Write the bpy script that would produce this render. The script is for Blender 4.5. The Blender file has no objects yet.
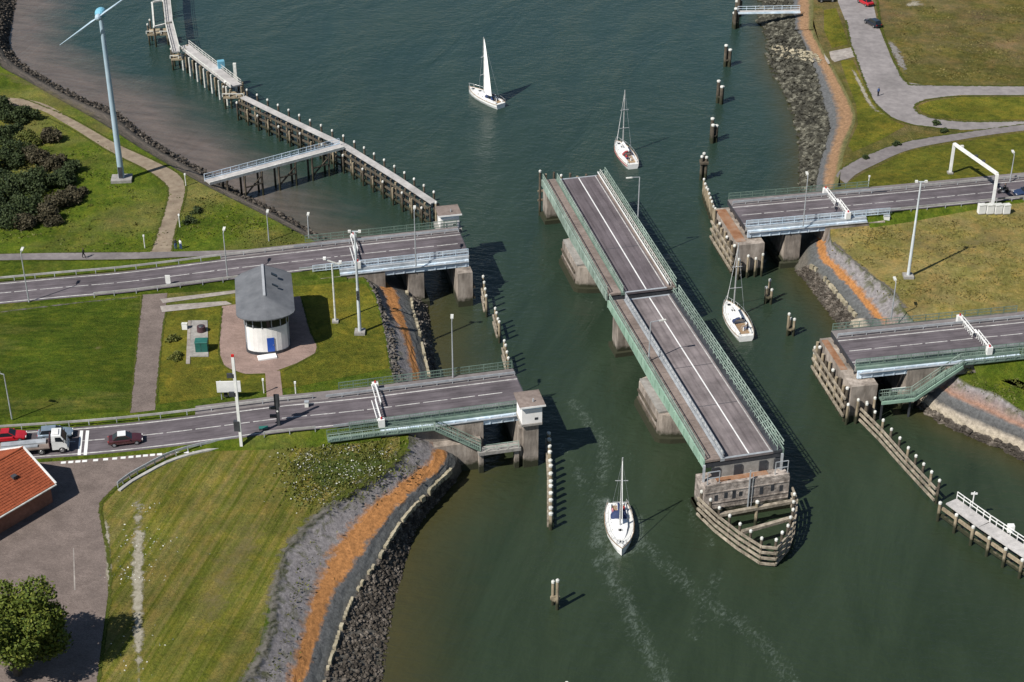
import bpy, math, random
import numpy as np
from mathutils import Vector, Matrix
random.seed(7); RNG = np.random.default_rng(11)
SC = bpy.context.scene; COL = SC.collection
# ------------------------------------------------------------------ camera, sky, sun, exposure
FPX, PITCH, HCAM = 1720.0, math.radians(31.5), 134.0
YC = HCAM / math.tan(PITCH)
cam_d = bpy.data.cameras.new('camera'); cam = bpy.data.objects.new('camera', cam_d); COL.objects.link(cam)
cam.location = (0, -YC, HCAM); cam.rotation_euler = (math.pi/2 - PITCH, 0, 0)
cam_d.sensor_width = 36; cam_d.lens = 36*FPX/1024; cam_d.clip_start = 1; cam_d.clip_end = 9000
SC.camera = cam
SUN_EL = math.radians(47); SHX, SHY = 0.77, 0.64            # shadows run this way on the ground
w = bpy.data.worlds.new('World'); SC.world = w; w.use_nodes = True
nt = w.node_tree; bg = nt.nodes['Background']
sky = nt.nodes.new('ShaderNodeTexSky'); sky.sky_type = 'NISHITA'; sky.sun_disc = False
sky.sun_elevation = SUN_EL; sky.sun_rotation = math.atan2(-SHX, -SHY); sky.dust_density = 0.25; sky.air_density = 1.15; sky.ozone_density = 1.6
nt.links.new(sky.outputs[0], bg.inputs[0]); bg.inputs[1].default_value = 0.055
sd = bpy.data.lights.new('sun', 'SUN'); so = bpy.data.objects.new('sun', sd); COL.objects.link(so)
sd.energy = 4.7; sd.angle = math.radians(0.5); sd.color = (1.0, 0.955, 0.88)
dv = Vector((SHX, SHY, 0)).normalized()*math.cos(SUN_EL); dv.z = -math.sin(SUN_EL)
so.rotation_euler = dv.to_track_quat('-Z', 'Y').to_euler(); so.location = (-80, -60, 120)
SC.view_settings.view_transform = 'Standard'; SC.view_settings.look = 'None'
SC.view_settings.exposure = 0.5; SC.view_settings.gamma = 1.0; SC.view_settings.use_curve_mapping = False
SC.render.engine = 'CYCLES'

# ------------------------------------------------------------------ helpers
CT, ST = math.cos(PITCH), math.sin(PITCH)
def P(px, py, z=0.0):
    """survey point: map position of something seen at photo (px,py) that stands at height z"""
    d = (px-512)/FPX; v = (341-py)/FPX
    r = (d, CT+v*ST, -ST+v*CT); t = (z-HCAM)/r[2]
    return Vector((t*r[0], -YC+t*r[1], z))
def Pl(pts, z): return [P(x, y, z) for x, y in pts]
def nz(a): return Vector(a).normalized()

class MB:
    def __init__(s): s.v = []; s.f = []; s.a = []
    def add(s, vs, fs, at=None):
        n = len(s.v); s.v += [tuple(v) for v in vs]; s.f += [tuple(i+n for i in f) for f in fs]
        s.a += list(at) if at is not None else [0.0]*len(vs)
        return s
    def box(s, c, d, rz=0.0, taper=1.0):
        x, y, z = d[0]/2, d[1]/2, d[2]/2; ca, sa = math.cos(rz), math.sin(rz); vs = []
        for k, (i, j) in [(-1, (-1,-1)), (-1, (1,-1)), (-1, (1,1)), (-1, (-1,1)), (1, (-1,-1)), (1, (1,-1)), (1, (1,1)), (1, (-1,1))]:
            q = taper if k > 0 else 1.0
            a, b = i*x*q, j*y*q; vs.append((c[0]+a*ca-b*sa, c[1]+a*sa+b*ca, c[2]+k*z))
        return s.add(vs, [(0,3,2,1), (4,5,6,7), (0,1,5,4), (1,2,6,5), (2,3,7,6), (3,0,4,7)])
    def beam(s, p0, p1, w, h):
        p0, p1 = Vector(p0), Vector(p1); d = (p1-p0)
        if d.length < 1e-6: return s
        d.normalize(); up = Vector((0,0,1))
        if abs(d.z) > 0.98: up = Vector((0,1,0))
        r = d.cross(up).normalized()*(w/2); u = r.cross(d).normalized()*(h/2)
        vs = [p+a*r+b*u for p in (p0, p1) for a, b in ((-1,-1), (1,-1), (1,1), (-1,1))]
        return s.add(vs, [(0,1,2,3), (7,6,5,4), (0,4,5,1), (1,5,6,2), (2,6,7,3), (3,7,4,0)])
    def cyl(s, p0, p1, r0, r1=None, n=8):
        r1 = r0 if r1 is None else r1
        p0, p1 = Vector(p0), Vector(p1); d = (p1-p0).normalized(); a = Vector((1,0,0)) if abs(d.x) < 0.9 else Vector((0,1,0))
        x = d.cross(a).normalized(); y = d.cross(x)
        vs = [p+(x*math.cos(2*math.pi*i/n)+y*math.sin(2*math.pi*i/n))*r for p, r in ((p0, r0), (p1, r1)) for i in range(n)]
        fs = [(i, (i+1) % n, n+(i+1) % n, n+i) for i in range(n)] + [tuple(range(n))[::-1], tuple(range(n, 2*n))]
        return s.add(vs, fs)
    def prism(s, poly, z0, z1):
        n = len(poly); vs = [(p[0], p[1], z0) for p in poly] + [(p[0], p[1], z1) for p in poly]
        return s.add(vs, [tuple(range(n))[::-1], tuple(range(n, 2*n))] + [(i, (i+1) % n, n+(i+1) % n, n+i) for i in range(n)])
    def loft(s, rows, att=None, close=False):
        """rows: list of equal-length point rows"""
        m = len(rows[0]); vs = [p for r in rows for p in r]; fs = []
        for i in range(len(rows)-1):
            for j in range(m-1+(1 if close else 0)):
                k = (j+1) % m; fs.append((i*m+j, i*m+k, (i+1)*m+k, (i+1)*m+j))
        return s.add(vs, fs, att)
    def face(s, pts, att=None): return s.add(pts, [tuple(range(len(pts)))], att)
    def ball(s, c, r, n=8, m=5, sq=(1,1,1)):
        rows = []
        for i in range(m+1):
            t = math.pi*i/m
            rows.append([(c[0]+sq[0]*r*math.sin(t)*math.cos(2*math.pi*j/n), c[1]+sq[1]*r*math.sin(t)*math.sin(2*math.pi*j/n), c[2]+sq[2]*r*math.cos(t)) for j in range(n)])
        return s.loft(rows[::-1], close=True)
    def build(s, name, mat, parent=None, att=None, smooth=False, recalc=False):
        off = Vector(parent_loc(parent)) if parent else Vector((0,0,0))
        me = bpy.data.meshes.new(name)
        vs = [(v[0]-off.x, v[1]-off.y, v[2]-off.z) for v in s.v] if parent else s.v
        me.from_pydata(vs, [], s.f)
        if att: me.attributes.new(att, 'FLOAT', 'POINT').data.foreach_set('value', s.a)
        if recalc:
            import bmesh
            b = bmesh.new(); b.from_mesh(me); bmesh.ops.recalc_face_normals(b, faces=b.faces); b.to_mesh(me); b.free()
        if smooth:
            for p in me.polygons: p.use_smooth = True
        me.materials.append(M[mat] if isinstance(mat, str) else mat)
        o = bpy.data.objects.new(name, me); COL.objects.link(o)
        if parent: o.parent = parent
        return o
def parent_loc(o):
    l = Vector(o.location); p = o.parent
    while p: l += Vector(p.location); p = p.parent
    return l
def tag(o, label=None, cat=None, group=None, kind=None):
    if label: o['label'] = label
    if cat: o['category'] = cat
    if group: o['group'] = group
    if kind: o['kind'] = kind
    return o
def thing(name, label, cat, loc=(0,0,0), group=None, rz=0.0):
    o = bpy.data.objects.new(name, None); COL.objects.link(o); o.location = loc; o.rotation_euler.z = rz; o.empty_display_size = 0.3
    return tag(o, label, cat, group)
def copy_tree(o, parent=None):
    c = o.copy(); COL.objects.link(c); c.parent = parent
    for ch in [x for x in bpy.data.objects if x.parent == o]: copy_tree(ch, c)
    return c
def child(name, src, loc, parent):
    """another part that shares mesh data"""
    o = bpy.data.objects.new(name, src); COL.objects.link(o); o.parent = parent; o.location = Vector(loc)-parent_loc(parent)
    return o

# ------------------------------------------------------------------ materials
M = {}
def newmat(name):
    m = bpy.data.materials.new(name); m.use_nodes = True; M[name] = m
    t = m.node_tree; return m, t, t.nodes['Principled BSDF']
def nd(t, typ, **kw):
    n = t.nodes.new(typ)
    for k, v in kw.items(): setattr(n, k, v)
    return n
def ramp(t, stops, interp='LINEAR'):
    n = t.nodes.new('ShaderNodeValToRGB'); n.color_ramp.interpolation = interp; e = n.color_ramp.elements
    while len(e) < len(stops): e.new(0.5)
    for i, (p, c) in enumerate(stops):
        e[i].position = p; e[i].color = (c[0], c[1], c[2], 1) if not isinstance(c, (int, float)) else (c, c, c, 1)
    return n
def pos(t, scale=(1,1,1), rz=0.0):
    g = nd(t, 'ShaderNodeNewGeometry'); m1 = nd(t, 'ShaderNodeMapping'); m1.inputs['Rotation'].default_value = (0,0,rz); mp = nd(t, 'ShaderNodeMapping'); mp.inputs['Scale'].default_value = scale
    t.links.new(g.outputs['Position'], m1.inputs['Vector']); t.links.new(m1.outputs[0], mp.inputs['Vector']); return mp.outputs[0]
def noise(t, vec, scale, detail=5, rough=0.6, dist=0.0):
    n = nd(t, 'ShaderNodeTexNoise'); n.inputs['Scale'].default_value = scale; n.inputs['Detail'].default_value = detail
    n.inputs['Roughness'].default_value = rough; n.inputs['Distortion'].default_value = dist; t.links.new(vec, n.inputs['Vector']); return n.outputs['Fac']
def mixc(t, fac, a, b, mode='MIX'):
    n = nd(t, 'ShaderNodeMix', data_type='RGBA', blend_type=mode)
    for s, v in ((n.inputs[0], fac), (n.inputs[6], a), (n.inputs[7], b)):
        if hasattr(v, 'node'): t.links.new(v, s)
        elif isinstance(v, (int, float)): s.default_value = v
        else: s.default_value = (v[0], v[1], v[2], 1)
    return n.outputs[2]
def math_(t, op, a, b=0.0, c=None):
    n = nd(t, 'ShaderNodeMath', operation=op)
    for i, v in enumerate((a, b, c)):
        if v is None: continue
        if hasattr(v, 'node'): t.links.new(v, n.inputs[i])
        else: n.inputs[i].default_value = v
    return n.outputs[0]
def bump(t, b, h, strength, dist=0.1):
    n = nd(t, 'ShaderNodeBump'); n.inputs['Strength'].default_value = strength; n.inputs['Distance'].default_value = dist
    t.links.new(h, n.inputs['Height']); t.links.new(n.outputs[0], b.inputs['Normal'])
def surf(name, c0, c1, scale=1.0, rough=0.85, big=0.12, vary=0.25, bmp=0.0, bscale=6.0, stretch=(1,1,1), rz=0.0, metal=0.0, c2=None, tide=False, spec=0.3):
    """two- or three-tone weathered surface: fine mottling times broad variation, optional algae below the tide line"""
    m, t, b = newmat(name); v = pos(t, stretch, rz); v0 = pos(t)
    st = [(0.3, c0), (0.7, c1)] if c2 is None else [(0.25, c0), (0.5, c1), (0.75, c2)]
    r = ramp(t, st); t.links.new(noise(t, v, scale, 7, 0.65), r.inputs[0])
    k = ramp(t, [(0.3, 1-vary), (0.7, 1+vary)]); t.links.new(noise(t, v0, big, 4, 0.6), k.inputs[0])
    col = mixc(t, 1.0, r.outputs[0], k.outputs[0], 'MULTIPLY')
    if tide:
        g = nd(t, 'ShaderNodeNewGeometry'); sp = nd(t, 'ShaderNodeSeparateXYZ'); t.links.new(g.outputs['Position'], sp.inputs[0])
        h = math_(t, 'ADD', sp.outputs[2], math_(t, 'MULTIPLY', noise(t, v0, 1.3, 4), -1.6))
        q = ramp(t, [(0.45, 1.0), (0.62, 0.0)]); t.links.new(math_(t, 'MULTIPLY_ADD', h, 0.25, 0.4), q.inputs[0])
        col = mixc(t, q.outputs[0], col, (0.028, 0.030, 0.016))
    t.links.new(col, b.inputs['Base Color']); b.inputs['Roughness'].default_value = rough; b.inputs['Metallic'].default_value = metal
    b.inputs['Specular IOR Level'].default_value = spec
    if bmp: bump(t, b, noise(t, v, bscale, 6, 0.7), bmp, 0.12)
    return m
def grass(name, greens, scale=0.9, rz=0.0, stretch=(1,1,1), dry=(0.17, 0.15, 0.055), dryamt=0.5, big=0.05):
    m, t, b = newmat(name); v0 = pos(t); vs = pos(t, stretch, rz)
    r = ramp(t, [(0.28, greens[0]), (0.5, greens[1]), (0.72, greens[2])]); t.links.new(noise(t, vs, scale, 8, 0.72), r.inputs[0])
    q = ramp(t, [(0.42+0.2*(0.5-dryamt), 0.0), (0.72+0.2*(0.5-dryamt), 1.0)]); t.links.new(noise(t, vs, big, 6, 0.62), q.inputs[0])
    col = mixc(t, q.outputs[0], r.outputs[0], dry)
    k = ramp(t, [(0.25, 0.50), (0.75, 1.50)]); t.links.new(noise(t, v0, 2.6, 6, 0.8), k.inputs[0])
    col = mixc(t, 1.0, col, k.outputs[0], 'MULTIPLY')
    y_ = ramp(t, [(0.45, 0.0), (0.68, 0.75)]); t.links.new(noise(t, v0, 0.33, 7, 0.72, 0.4), y_.inputs[0])
    col = mixc(t, y_.outputs[0], col, mixc(t, 1.0, col, (1.75, 1.35, 1.25), 'MULTIPLY'))
    k2 = ramp(t, [(0.3, 0.70), (0.7, 1.25)]); t.links.new(noise(t, v0, 0.13, 5, 0.65), k2.inputs[0])
    col = mixc(t, 1.0, col, k2.outputs[0], 'MULTIPLY')
    t.links.new(col, b.inputs['Base Color']); b.inputs['Roughness'].default_value = 0.95; b.inputs['Specular IOR Level'].default_value = 0.1
    bump(t, b, noise(t, v0, 3.2, 8, 0.8), 1.0, 0.35)
    return m
G0 = ((0.029, 0.056, 0.004), (0.068, 0.104, 0.009), (0.115, 0.140, 0.017))
grass('grass', G0, 0.9, dryamt=0.15)
grass('grass_deep', ((0.021, 0.043, 0.003), (0.048, 0.076, 0.006), (0.084, 0.106, 0.012)), 0.8, dryamt=0.12, stretch=(0.5, 1.4, 1))
grass('grass_mown', ((0.058, 0.076, 0.008), (0.108, 0.122, 0.016), (0.172, 0.166, 0.034)), 1.0, rz=math.radians(-76), stretch=(0.04, 1.7, 1), dryamt=0.55, big=0.5, dry=(0.175, 0.150, 0.055))
grass('grass_dry', ((0.105, 0.102, 0.026), (0.180, 0.164, 0.046), (0.255, 0.216, 0.080)), 0.8, dryamt=0.4, big=0.14, dry=(0.25, 0.20, 0.085))
grass('grass_rough', ((0.050, 0.055, 0.014), (0.092, 0.090, 0.022), (0.140, 0.125, 0.036)), 0.8, dryamt=0.35, big=0.10, dry=(0.15, 0.115, 0.060))
grass('grass_bright', ((0.044, 0.058, 0.007), (0.094, 0.105, 0.012), (0.150, 0.145, 0.020)), 0.8, dryamt=0.25, big=0.1, dry=(0.15, 0.14, 0.02))
surf('asphalt', (0.072, 0.061, 0.068), (0.122, 0.106, 0.115), 1.2, 0.9, 0.22, 0.30, 0.15, 14, stretch=(0.25, 1.6, 1), rz=math.radians(-12))
surf('asphalt_bridge', (0.118, 0.099, 0.101), (0.200, 0.174, 0.174), 0.9, 0.9, 0.3, 0.32, 0.15, 14, stretch=(1.6, 0.15, 1), rz=math.radians(-14))
surf('asphalt_far', (0.075, 0.062, 0.068), (0.128, 0.110, 0.118), 0.9, 0.9, 0.2, 0.25, 0.15, 14, stretch=(1.6, 0.15, 1), rz=math.radians(-13))
surf('timber_rail', (0.13, 0.108, 0.080), (0.35, 0.305, 0.24), 1.6, 0.9, 0.4, 0.3, 0.4, 7)
surf('masonry', (0.12, 0.098, 0.086), (0.40, 0.35, 0.31), 1.6, 0.95, 0.4, 0.35, 0.6, 5, tide=True)
surf('asphalt_old', (0.17, 0.155, 0.155), (0.24, 0.22, 0.215), 0.8, 0.92, 0.1, 0.18, 0.15, 10)
surf('path_grey', (0.125, 0.11, 0.112), (0.19, 0.172, 0.168), 1.0, 0.92, 0.15, 0.2, 0.1, 10)
surf('concrete', (0.13, 0.108, 0.090), (0.34, 0.295, 0.255), 1.1, 0.9, 0.25, 0.4, 0.4, 5, stretch=(1.2, 1.2, 0.25), tide=True)
surf('concrete_dry', (0.20, 0.19, 0.175), (0.31, 0.295, 0.275), 1.2, 0.9, 0.3, 0.2, 0.3, 6)
surf('kerbstone', (0.27, 0.26, 0.25), (0.40, 0.39, 0.37), 1.2, 0.85, 0.3, 0.15, 0.1, 8)
surf('rust_top', (0.27, 0.105, 0.040), (0.24, 0.130, 0.075), 0.5, 0.95, 0.5, 0.4, 0.5, 4, c2=(0.17, 0.15, 0.13))
surf('timber', (0.15, 0.12, 0.080), (0.36, 0.30, 0.21), 1.5, 0.9, 0.4, 0.3, 0.4, 7, stretch=(1, 1, 0.4), tide=True)
surf('timber_dark', (0.045, 0.038, 0.030), (0.115, 0.095, 0.070), 1.5, 0.9, 0.4, 0.3, 0.4, 7, tide=True)
surf('timber_pale', (0.30, 0.29, 0.28), (0.44, 0.42, 0.41), 1.5, 0.85, 0.3, 0.2, 0.3, 7)
surf('plank_brown', (0.135, 0.105, 0.090), (0.215, 0.175, 0.155), 1.5, 0.9, 0.3, 0.25, 0.2, 9)
surf('white_paint', (0.58, 0.58, 0.57), (0.74, 0.74, 0.72), 0.8, 0.6, 0.3, 0.1)
surf('cap_white', (0.38, 0.38, 0.35), (0.66, 0.66, 0.62), 2.5, 0.7, 0.5, 0.15)
surf('line_paint', (0.24, 0.23, 0.225), (0.52, 0.51, 0.49), 2.2, 0.8, 0.4, 0.25)
surf('green_steel', (0.085, 0.135, 0.108), (0.155, 0.205, 0.172), 0.9, 0.55, 0.25, 0.25)
surf('green_pale', (0.18, 0.245, 0.205), (0.30, 0.365, 0.32), 0.8, 0.5, 0.2, 0.3)
surf('green_light', (0.19, 0.31, 0.235), (0.29, 0.41, 0.33), 0.6, 0.5, 0.2, 0.2)
surf('blue_steel', (0.34, 0.45, 0.55), (0.62, 0.68, 0.74), 0.9, 0.5, 0.35, 0.3)
surf('galvanised', (0.30, 0.32, 0.34), (0.46, 0.48, 0.50), 1.5, 0.45, 0.3, 0.2, metal=0.3)
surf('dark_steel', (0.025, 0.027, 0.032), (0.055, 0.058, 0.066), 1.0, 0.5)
surf('mast_grey', (0.40, 0.44, 0.46), (0.55, 0.58, 0.60), 0.5, 0.45)
surf('turbine_blue', (0.10, 0.30, 0.42), (0.17, 0.40, 0.52), 0.5, 0.4)
surf('turbine_white', (0.24, 0.33, 0.40), (0.36, 0.45, 0.52), 0.3, 0.35, 0.1, 0.1)
surf('roof_slate', (0.085, 0.090, 0.100), (0.135, 0.14, 0.152), 0.6, 0.75, 0.25, 0.12, 0.2, 5)
surf('render_white', (0.66, 0.64, 0.62), (0.80, 0.78, 0.76), 0.4, 0.75, 0.2, 0.06)
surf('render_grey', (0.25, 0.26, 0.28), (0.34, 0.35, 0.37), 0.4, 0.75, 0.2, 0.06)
surf('tile_red', (0.20, 0.048, 0.020), (0.32, 0.082, 0.034), 2.2, 0.8, 0.3, 0.2)
surf('brick_red', (0.17, 0.075, 0.05), (0.26, 0.12, 0.085), 2.0, 0.9)
surf('door_blue', (0.015, 0.06, 0.30), (0.02, 0.08, 0.36), 0.5, 0.4)
surf('teal_green', (0.015, 0.09, 0.075), (0.03, 0.14, 0.115), 1.0, 0.45)
surf('maroon', (0.045, 0.022, 0.026), (0.07, 0.035, 0.04), 1.0, 0.5)
surf('lichen', (0.1, 0.1, 0.1), (0.2, 0.2, 0.2), 1)
surf('rock', (0.030, 0.026, 0.022), (0.095, 0.083, 0.072), 1.1, 0.95, 0.4, 0.4, 0.5, 5, c2=(0.26, 0.235, 0.20))
surf('rock_dark', (0.016, 0.013, 0.010), (0.048, 0.040, 0.032), 1.1, 0.9, 0.3, 0.5, 0.5, 5, c2=(0.20, 0.172, 0.145))
surf('rock_mix', (0.012, 0.011, 0.008), (0.040, 0.038, 0.028), 0.9, 0.9, 0.3, 0.55, 0.5, 5, c2=(0.24, 0.23, 0.18))
surf('toe_block', (0.20, 0.17, 0.11), (0.38, 0.34, 0.25), 1.2, 0.9, 0.4, 0.3, 0.3, 5)
surf('sand', (0.16, 0.12, 0.085), (0.25, 0.205, 0.15), 0.9, 0.95, 0.3, 0.2, 0.3, 6)
surf('gravel', (0.19, 0.165, 0.15), (0.33, 0.30, 0.27), 1.5, 0.95, 0.3, 0.2, 0.3, 8)
surf('rubber', (0.012, 0.012, 0.013), (0.022, 0.022, 0.024), 2.0, 0.8)
surf('rim', (0.28, 0.28, 0.29), (0.38, 0.38, 0.39), 2.0, 0.35, metal=0.6)
surf('mud', (0.05, 0.045, 0.038), (0.09, 0.08, 0.068), 0.3, 0.6)
surf('bark', (0.05, 0.04, 0.03), (0.10, 0.08, 0.06), 3, 0.95)
surf('canvas_blue', (0.02, 0.03, 0.075), (0.03, 0.045, 0.11), 2, 0.8)
surf('teak', (0.20, 0.13, 0.075), (0.30, 0.21, 0.13), 3, 0.7)
surf('skin', (0.42, 0.25, 0.17), (0.50, 0.31, 0.22), 4, 0.6)
surf('cloth_red', (0.32, 0.03, 0.03), (0.40, 0.05, 0.05), 4, 0.9)
surf('cloth_pink', (0.46, 0.18, 0.22), (0.55, 0.24, 0.28), 4, 0.9)
surf('cloth_black', (0.012, 0.012, 0.014), (0.03, 0.03, 0.034), 4, 0.9)
surf('cloth_blue', (0.03, 0.06, 0.16), (0.05, 0.09, 0.22), 4, 0.9)
surf('cloth_white', (0.5, 0.5, 0.5), (0.65, 0.65, 0.65), 4, 0.9)
surf('lens_red', (0.35, 0.01, 0.01), (0.4, 0.02, 0.02), 4, 0.3)
surf('lens_clear', (0.6, 0.6, 0.58), (0.75, 0.75, 0.73), 4, 0.2)
def gloss(name, c, rough=0.25, coat=0.6, metal=0.0):
    m, t, b = newmat(name); v = pos(t); k = ramp(t, [(0.3, 0.9), (0.7, 1.08)]); t.links.new(noise(t, v, 1.5, 3), k.inputs[0])
    t.links.new(mixc(t, 1.0, c, k.outputs[0], 'MULTIPLY'), b.inputs['Base Color'])
    b.inputs['Roughness'].default_value = rough; b.inputs['Coat Weight'].default_value = coat; b.inputs['Metallic'].default_value = metal
gloss('gel_white', (0.74, 0.74, 0.73)); gloss('deck_white', (0.62, 0.62, 0.60), 0.6, 0)
gloss('paint_red', (0.38, 0.012, 0.018)); gloss('paint_silver', (0.24, 0.30, 0.36), 0.35, 0.6, 0.4); gloss('paint_maroon', (0.055, 0.014, 0.016))
gloss('paint_black', (0.012, 0.016, 0.024)); gloss('paint_white', (0.66, 0.67, 0.66)); gloss('paint_navy', (0.02, 0.035, 0.08))
gloss('sailcloth', (0.80, 0.80, 0.78), 0.8, 0); gloss('alu', (0.55, 0.55, 0.55), 0.4, 0, 0.5); gloss('glass', (0.012, 0.016, 0.020), 0.06, 0); gloss('glass_teal', (0.03, 0.07, 0.08), 0.06, 0)
gloss('hull_red', (0.30, 0.03, 0.03))
# brick paving: real brick pattern far below a pixel per joint, so it lives in the material
def paving(name, c0, c1, rz):
    m, t, b = newmat(name); v = pos(t, (1,1,1), rz); br = nd(t, 'ShaderNodeTexBrick'); t.links.new(v, br.inputs['Vector'])
    br.inputs['Scale'].default_value = 3.2; br.inputs['Color1'].default_value = (*c0, 1); br.inputs['Color2'].default_value = (*c1, 1)
    br.inputs['Mortar'].default_value = (c0[0]*0.6, c0[1]*0.6, c0[2]*0.6, 1); br.inputs['Mortar Size'].default_value = 0.02
    k = ramp(t, [(0.3, 0.78), (0.7, 1.22)]); t.links.new(noise(t, pos(t), 0.35, 6, 0.7), k.inputs[0])
    k2 = ramp(t, [(0.35, 0.88), (0.65, 1.10)]); t.links.new(noise(t, pos(t, (0.6, 1.6, 1), rz), 0.9, 6, 0.75), k2.inputs[0])
    col = mixc(t, 1.0, mixc(t, 1.0, br.outputs[0], k.outputs[0], 'MULTIPLY'), k2.outputs[0], 'MULTIPLY')
    t.links.new(col, b.inputs['Base Color']); b.inputs['Roughness'].default_value = 0.92; b.inputs['Specular IOR Level'].default_value = 0.2
paving('paving', (0.132, 0.104, 0.092), (0.186, 0.150, 0.134), 0.25)
paving('paving_house', (0.215, 0.150, 0.128), (0.275, 0.200, 0.172), 0.1)
# leaf materials
def leaf(name, stops, sc=0.8):
    m, t, b = newmat(name); v = pos(t); r = ramp(t, stops); 
    o = nd(t, 'ShaderNodeAttribute'); o.attribute_name = 'shade'
    t.links.new(math_(t, 'ADD', math_(t, 'MULTIPLY', noise(t, v, sc, 4, 0.7), 0.6), math_(t, 'MULTIPLY', o.outputs['Fac'], 0.4)), r.inputs[0])
    t.links.new(r.outputs[0], b.inputs['Base Color']); b.inputs['Roughness'].default_value = 0.7; b.inputs['Specular IOR Level'].default_value = 0.2
leaf('leaf_tree', [(0.25, (0.030, 0.055, 0.008)), (0.5, (0.080, 0.105, 0.014)), (0.75, (0.150, 0.160, 0.026))])
leaf('leaf_bush', [(0.25, (0.014, 0.024, 0.010)), (0.5, (0.030, 0.044, 0.015)), (0.75, (0.050, 0.068, 0.022))])
leaf('leaf_brown', [(0.25, (0.026, 0.024, 0.013)), (0.5, (0.050, 0.044, 0.024)), (0.75, (0.085, 0.070, 0.042))])
leaf('leaf_low', [(0.25, (0.040, 0.052, 0.010)), (0.5, (0.080, 0.092, 0.018)), (0.75, (0.135, 0.125, 0.034))])
leaf('leaf_dry', [(0.25, (0.075, 0.072, 0.020)), (0.5, (0.125, 0.108, 0.033)), (0.75, (0.175, 0.145, 0.055))])
leaf('leaf_flower', [(0.25, (0.30, 0.31, 0.26)), (0.6, (0.52, 0.52, 0.47))])
# sloping sea defence: 'k' runs from 0 at the grass to 1 at the water
def revet(name, stops, kn=0.12):
    m, t, b = newmat(name); v = pos(t); a = nd(t, 'ShaderNodeAttribute'); a.attribute_name = 'k'
    n1 = math_(t, 'MULTIPLY', math_(t, 'SUBTRACT', noise(t, v, 0.7, 6, 0.7), 0.5), kn*2)
    r = ramp(t, stops); t.links.new(math_(t, 'ADD', a.outputs['Fac'], n1), r.inputs[0])
    k = ramp(t, [(0.3, 0.45), (0.7, 1.5)]); t.links.new(noise(t, v, 1.8, 7, 0.8), k.inputs[0])
    gk = ramp(t, [(0.10, 1.0), (0.30, 0.0)]); t.links.new(a.outputs['Fac'], gk.inputs[0]); gn = ramp(t, [(0.50, 0.0), (0.60, 0.85)]); t.links.new(noise(t, v, 0.45, 8, 0.75, 0.5), gn.inputs[0])
    weed = mixc(t, math_(t, 'MULTIPLY', gk.outputs[0], gn.outputs[0]), r.outputs[0], (0.062, 0.066, 0.026))
    t.links.new(mixc(t, 1.0, weed, k.outputs[0], 'MULTIPLY'), b.inputs['Base Color'])
    b.inputs['Roughness'].default_value = 0.95; b.inputs['Specular IOR Level'].default_value = 0.2
    bump(t, b, noise(t, v, 2.6, 7, 0.75), 0.5, 0.25)
GR = (0.195, 0.180, 0.182); OR = (0.31, 0.142, 0.050); DK = (0.098, 0.100, 0.102); RK = (0.11, 0.10, 0.085); WT = (0.035, 0.035, 0.022)
revet('revet_main', [(0.0, (0.06, 0.07, 0.03)), (0.06, GR), (0.22, GR), (0.29, OR), (0.45, OR), (0.50, DK), (0.68, (0.085, 0.088, 0.085)), (0.78, RK), (0.92, RK), (1.0, WT)], 0.13)
TN = (0.235, 0.142, 0.080)
revet('revet_north', [(0.0, (0.09, 0.09, 0.03)), (0.16, (0.13, 0.115, 0.05)), (0.28, TN), (0.40, TN), (0.50, DK), (0.66, DK), (0.74, (0.06, 0.058, 0.045)), (0.92, (0.05, 0.048, 0.038)), (1.0, WT)], 0.10)
revet('revet_pink', [(0.0, (0.06, 0.07, 0.03)), (0.06, GR), (0.14, (0.18, 0.15, 0.145)), (0.36, (0.24, 0.14, 0.10)), (0.46, DK), (0.62, (0.07, 0.07, 0.07)), (0.70, (0.30, 0.26, 0.21)), (0.82, (0.30, 0.26, 0.20)), (0.90, RK), (1.0, WT)], 0.07)
revet('revet_far', [(0.0, (0.05, 0.06, 0.025)), (0.08, (0.17, 0.135, 0.105)), (0.45, (0.20, 0.165, 0.13)), (0.58, (0.10, 0.085, 0.07)), (0.62, (0.045, 0.040, 0.034)), (1.0, (0.04, 0.036, 0.03))], 0.06)
# patch with ragged, noise-eaten edges: 'k' is 1 in its middle and 0 at the rim
def patch_mat(name, c0, c1, sc=0.5, cover=0.5, soft=0.1, top=1.0):
    m, t, b = newmat(name); v = pos(t); a = nd(t, 'ShaderNodeAttribute'); a.attribute_name = 'k'
    r = ramp(t, [(0.3, c0), (0.7, c1)]); t.links.new(noise(t, v, 2.0, 5, 0.7), r.inputs[0]); t.links.new(r.outputs[0], b.inputs['Base Color'])
    q = ramp(t, [(0.46, 0.0), (0.46+soft, top)]); s = math_(t, 'ADD', math_(t, 'MULTIPLY', noise(t, v, sc, 7, 0.7), 0.9), math_(t, 'MULTIPLY_ADD', a.outputs['Fac'], 0.45, cover-0.62))
    t.links.new(s, q.inputs[0]); t.links.new(q.outputs[0], b.inputs['Alpha']); b.inputs['Roughness'].default_value = 0.95; b.inputs['Specular IOR Level'].default_value = 0.1
patch_mat('worn_sand', (0.20, 0.18, 0.13), (0.36, 0.33, 0.27), 0.9, 0.47, 0.16, 0.9)
patch_mat('worn_earth', (0.13, 0.11, 0.045), (0.20, 0.165, 0.085), 0.5, 0.36, 0.35, 0.6)
patch_mat('green_scrub', (0.030, 0.045, 0.010), (0.065, 0.085, 0.018), 0.6, 0.45)
patch_mat('grey_gravel', (0.14, 0.13, 0.12), (0.22, 0.205, 0.19), 0.7, 0.45)
patch_mat('wheel_wear', (0.050, 0.044, 0.046), (0.075, 0.067, 0.069), 0.35, 0.44, 0.5, 0.32)
patch_mat('ragged_grass', (0.028, 0.042, 0.006), (0.080, 0.088, 0.016), 1.1, 0.36, 0.12, 1.0)
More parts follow.
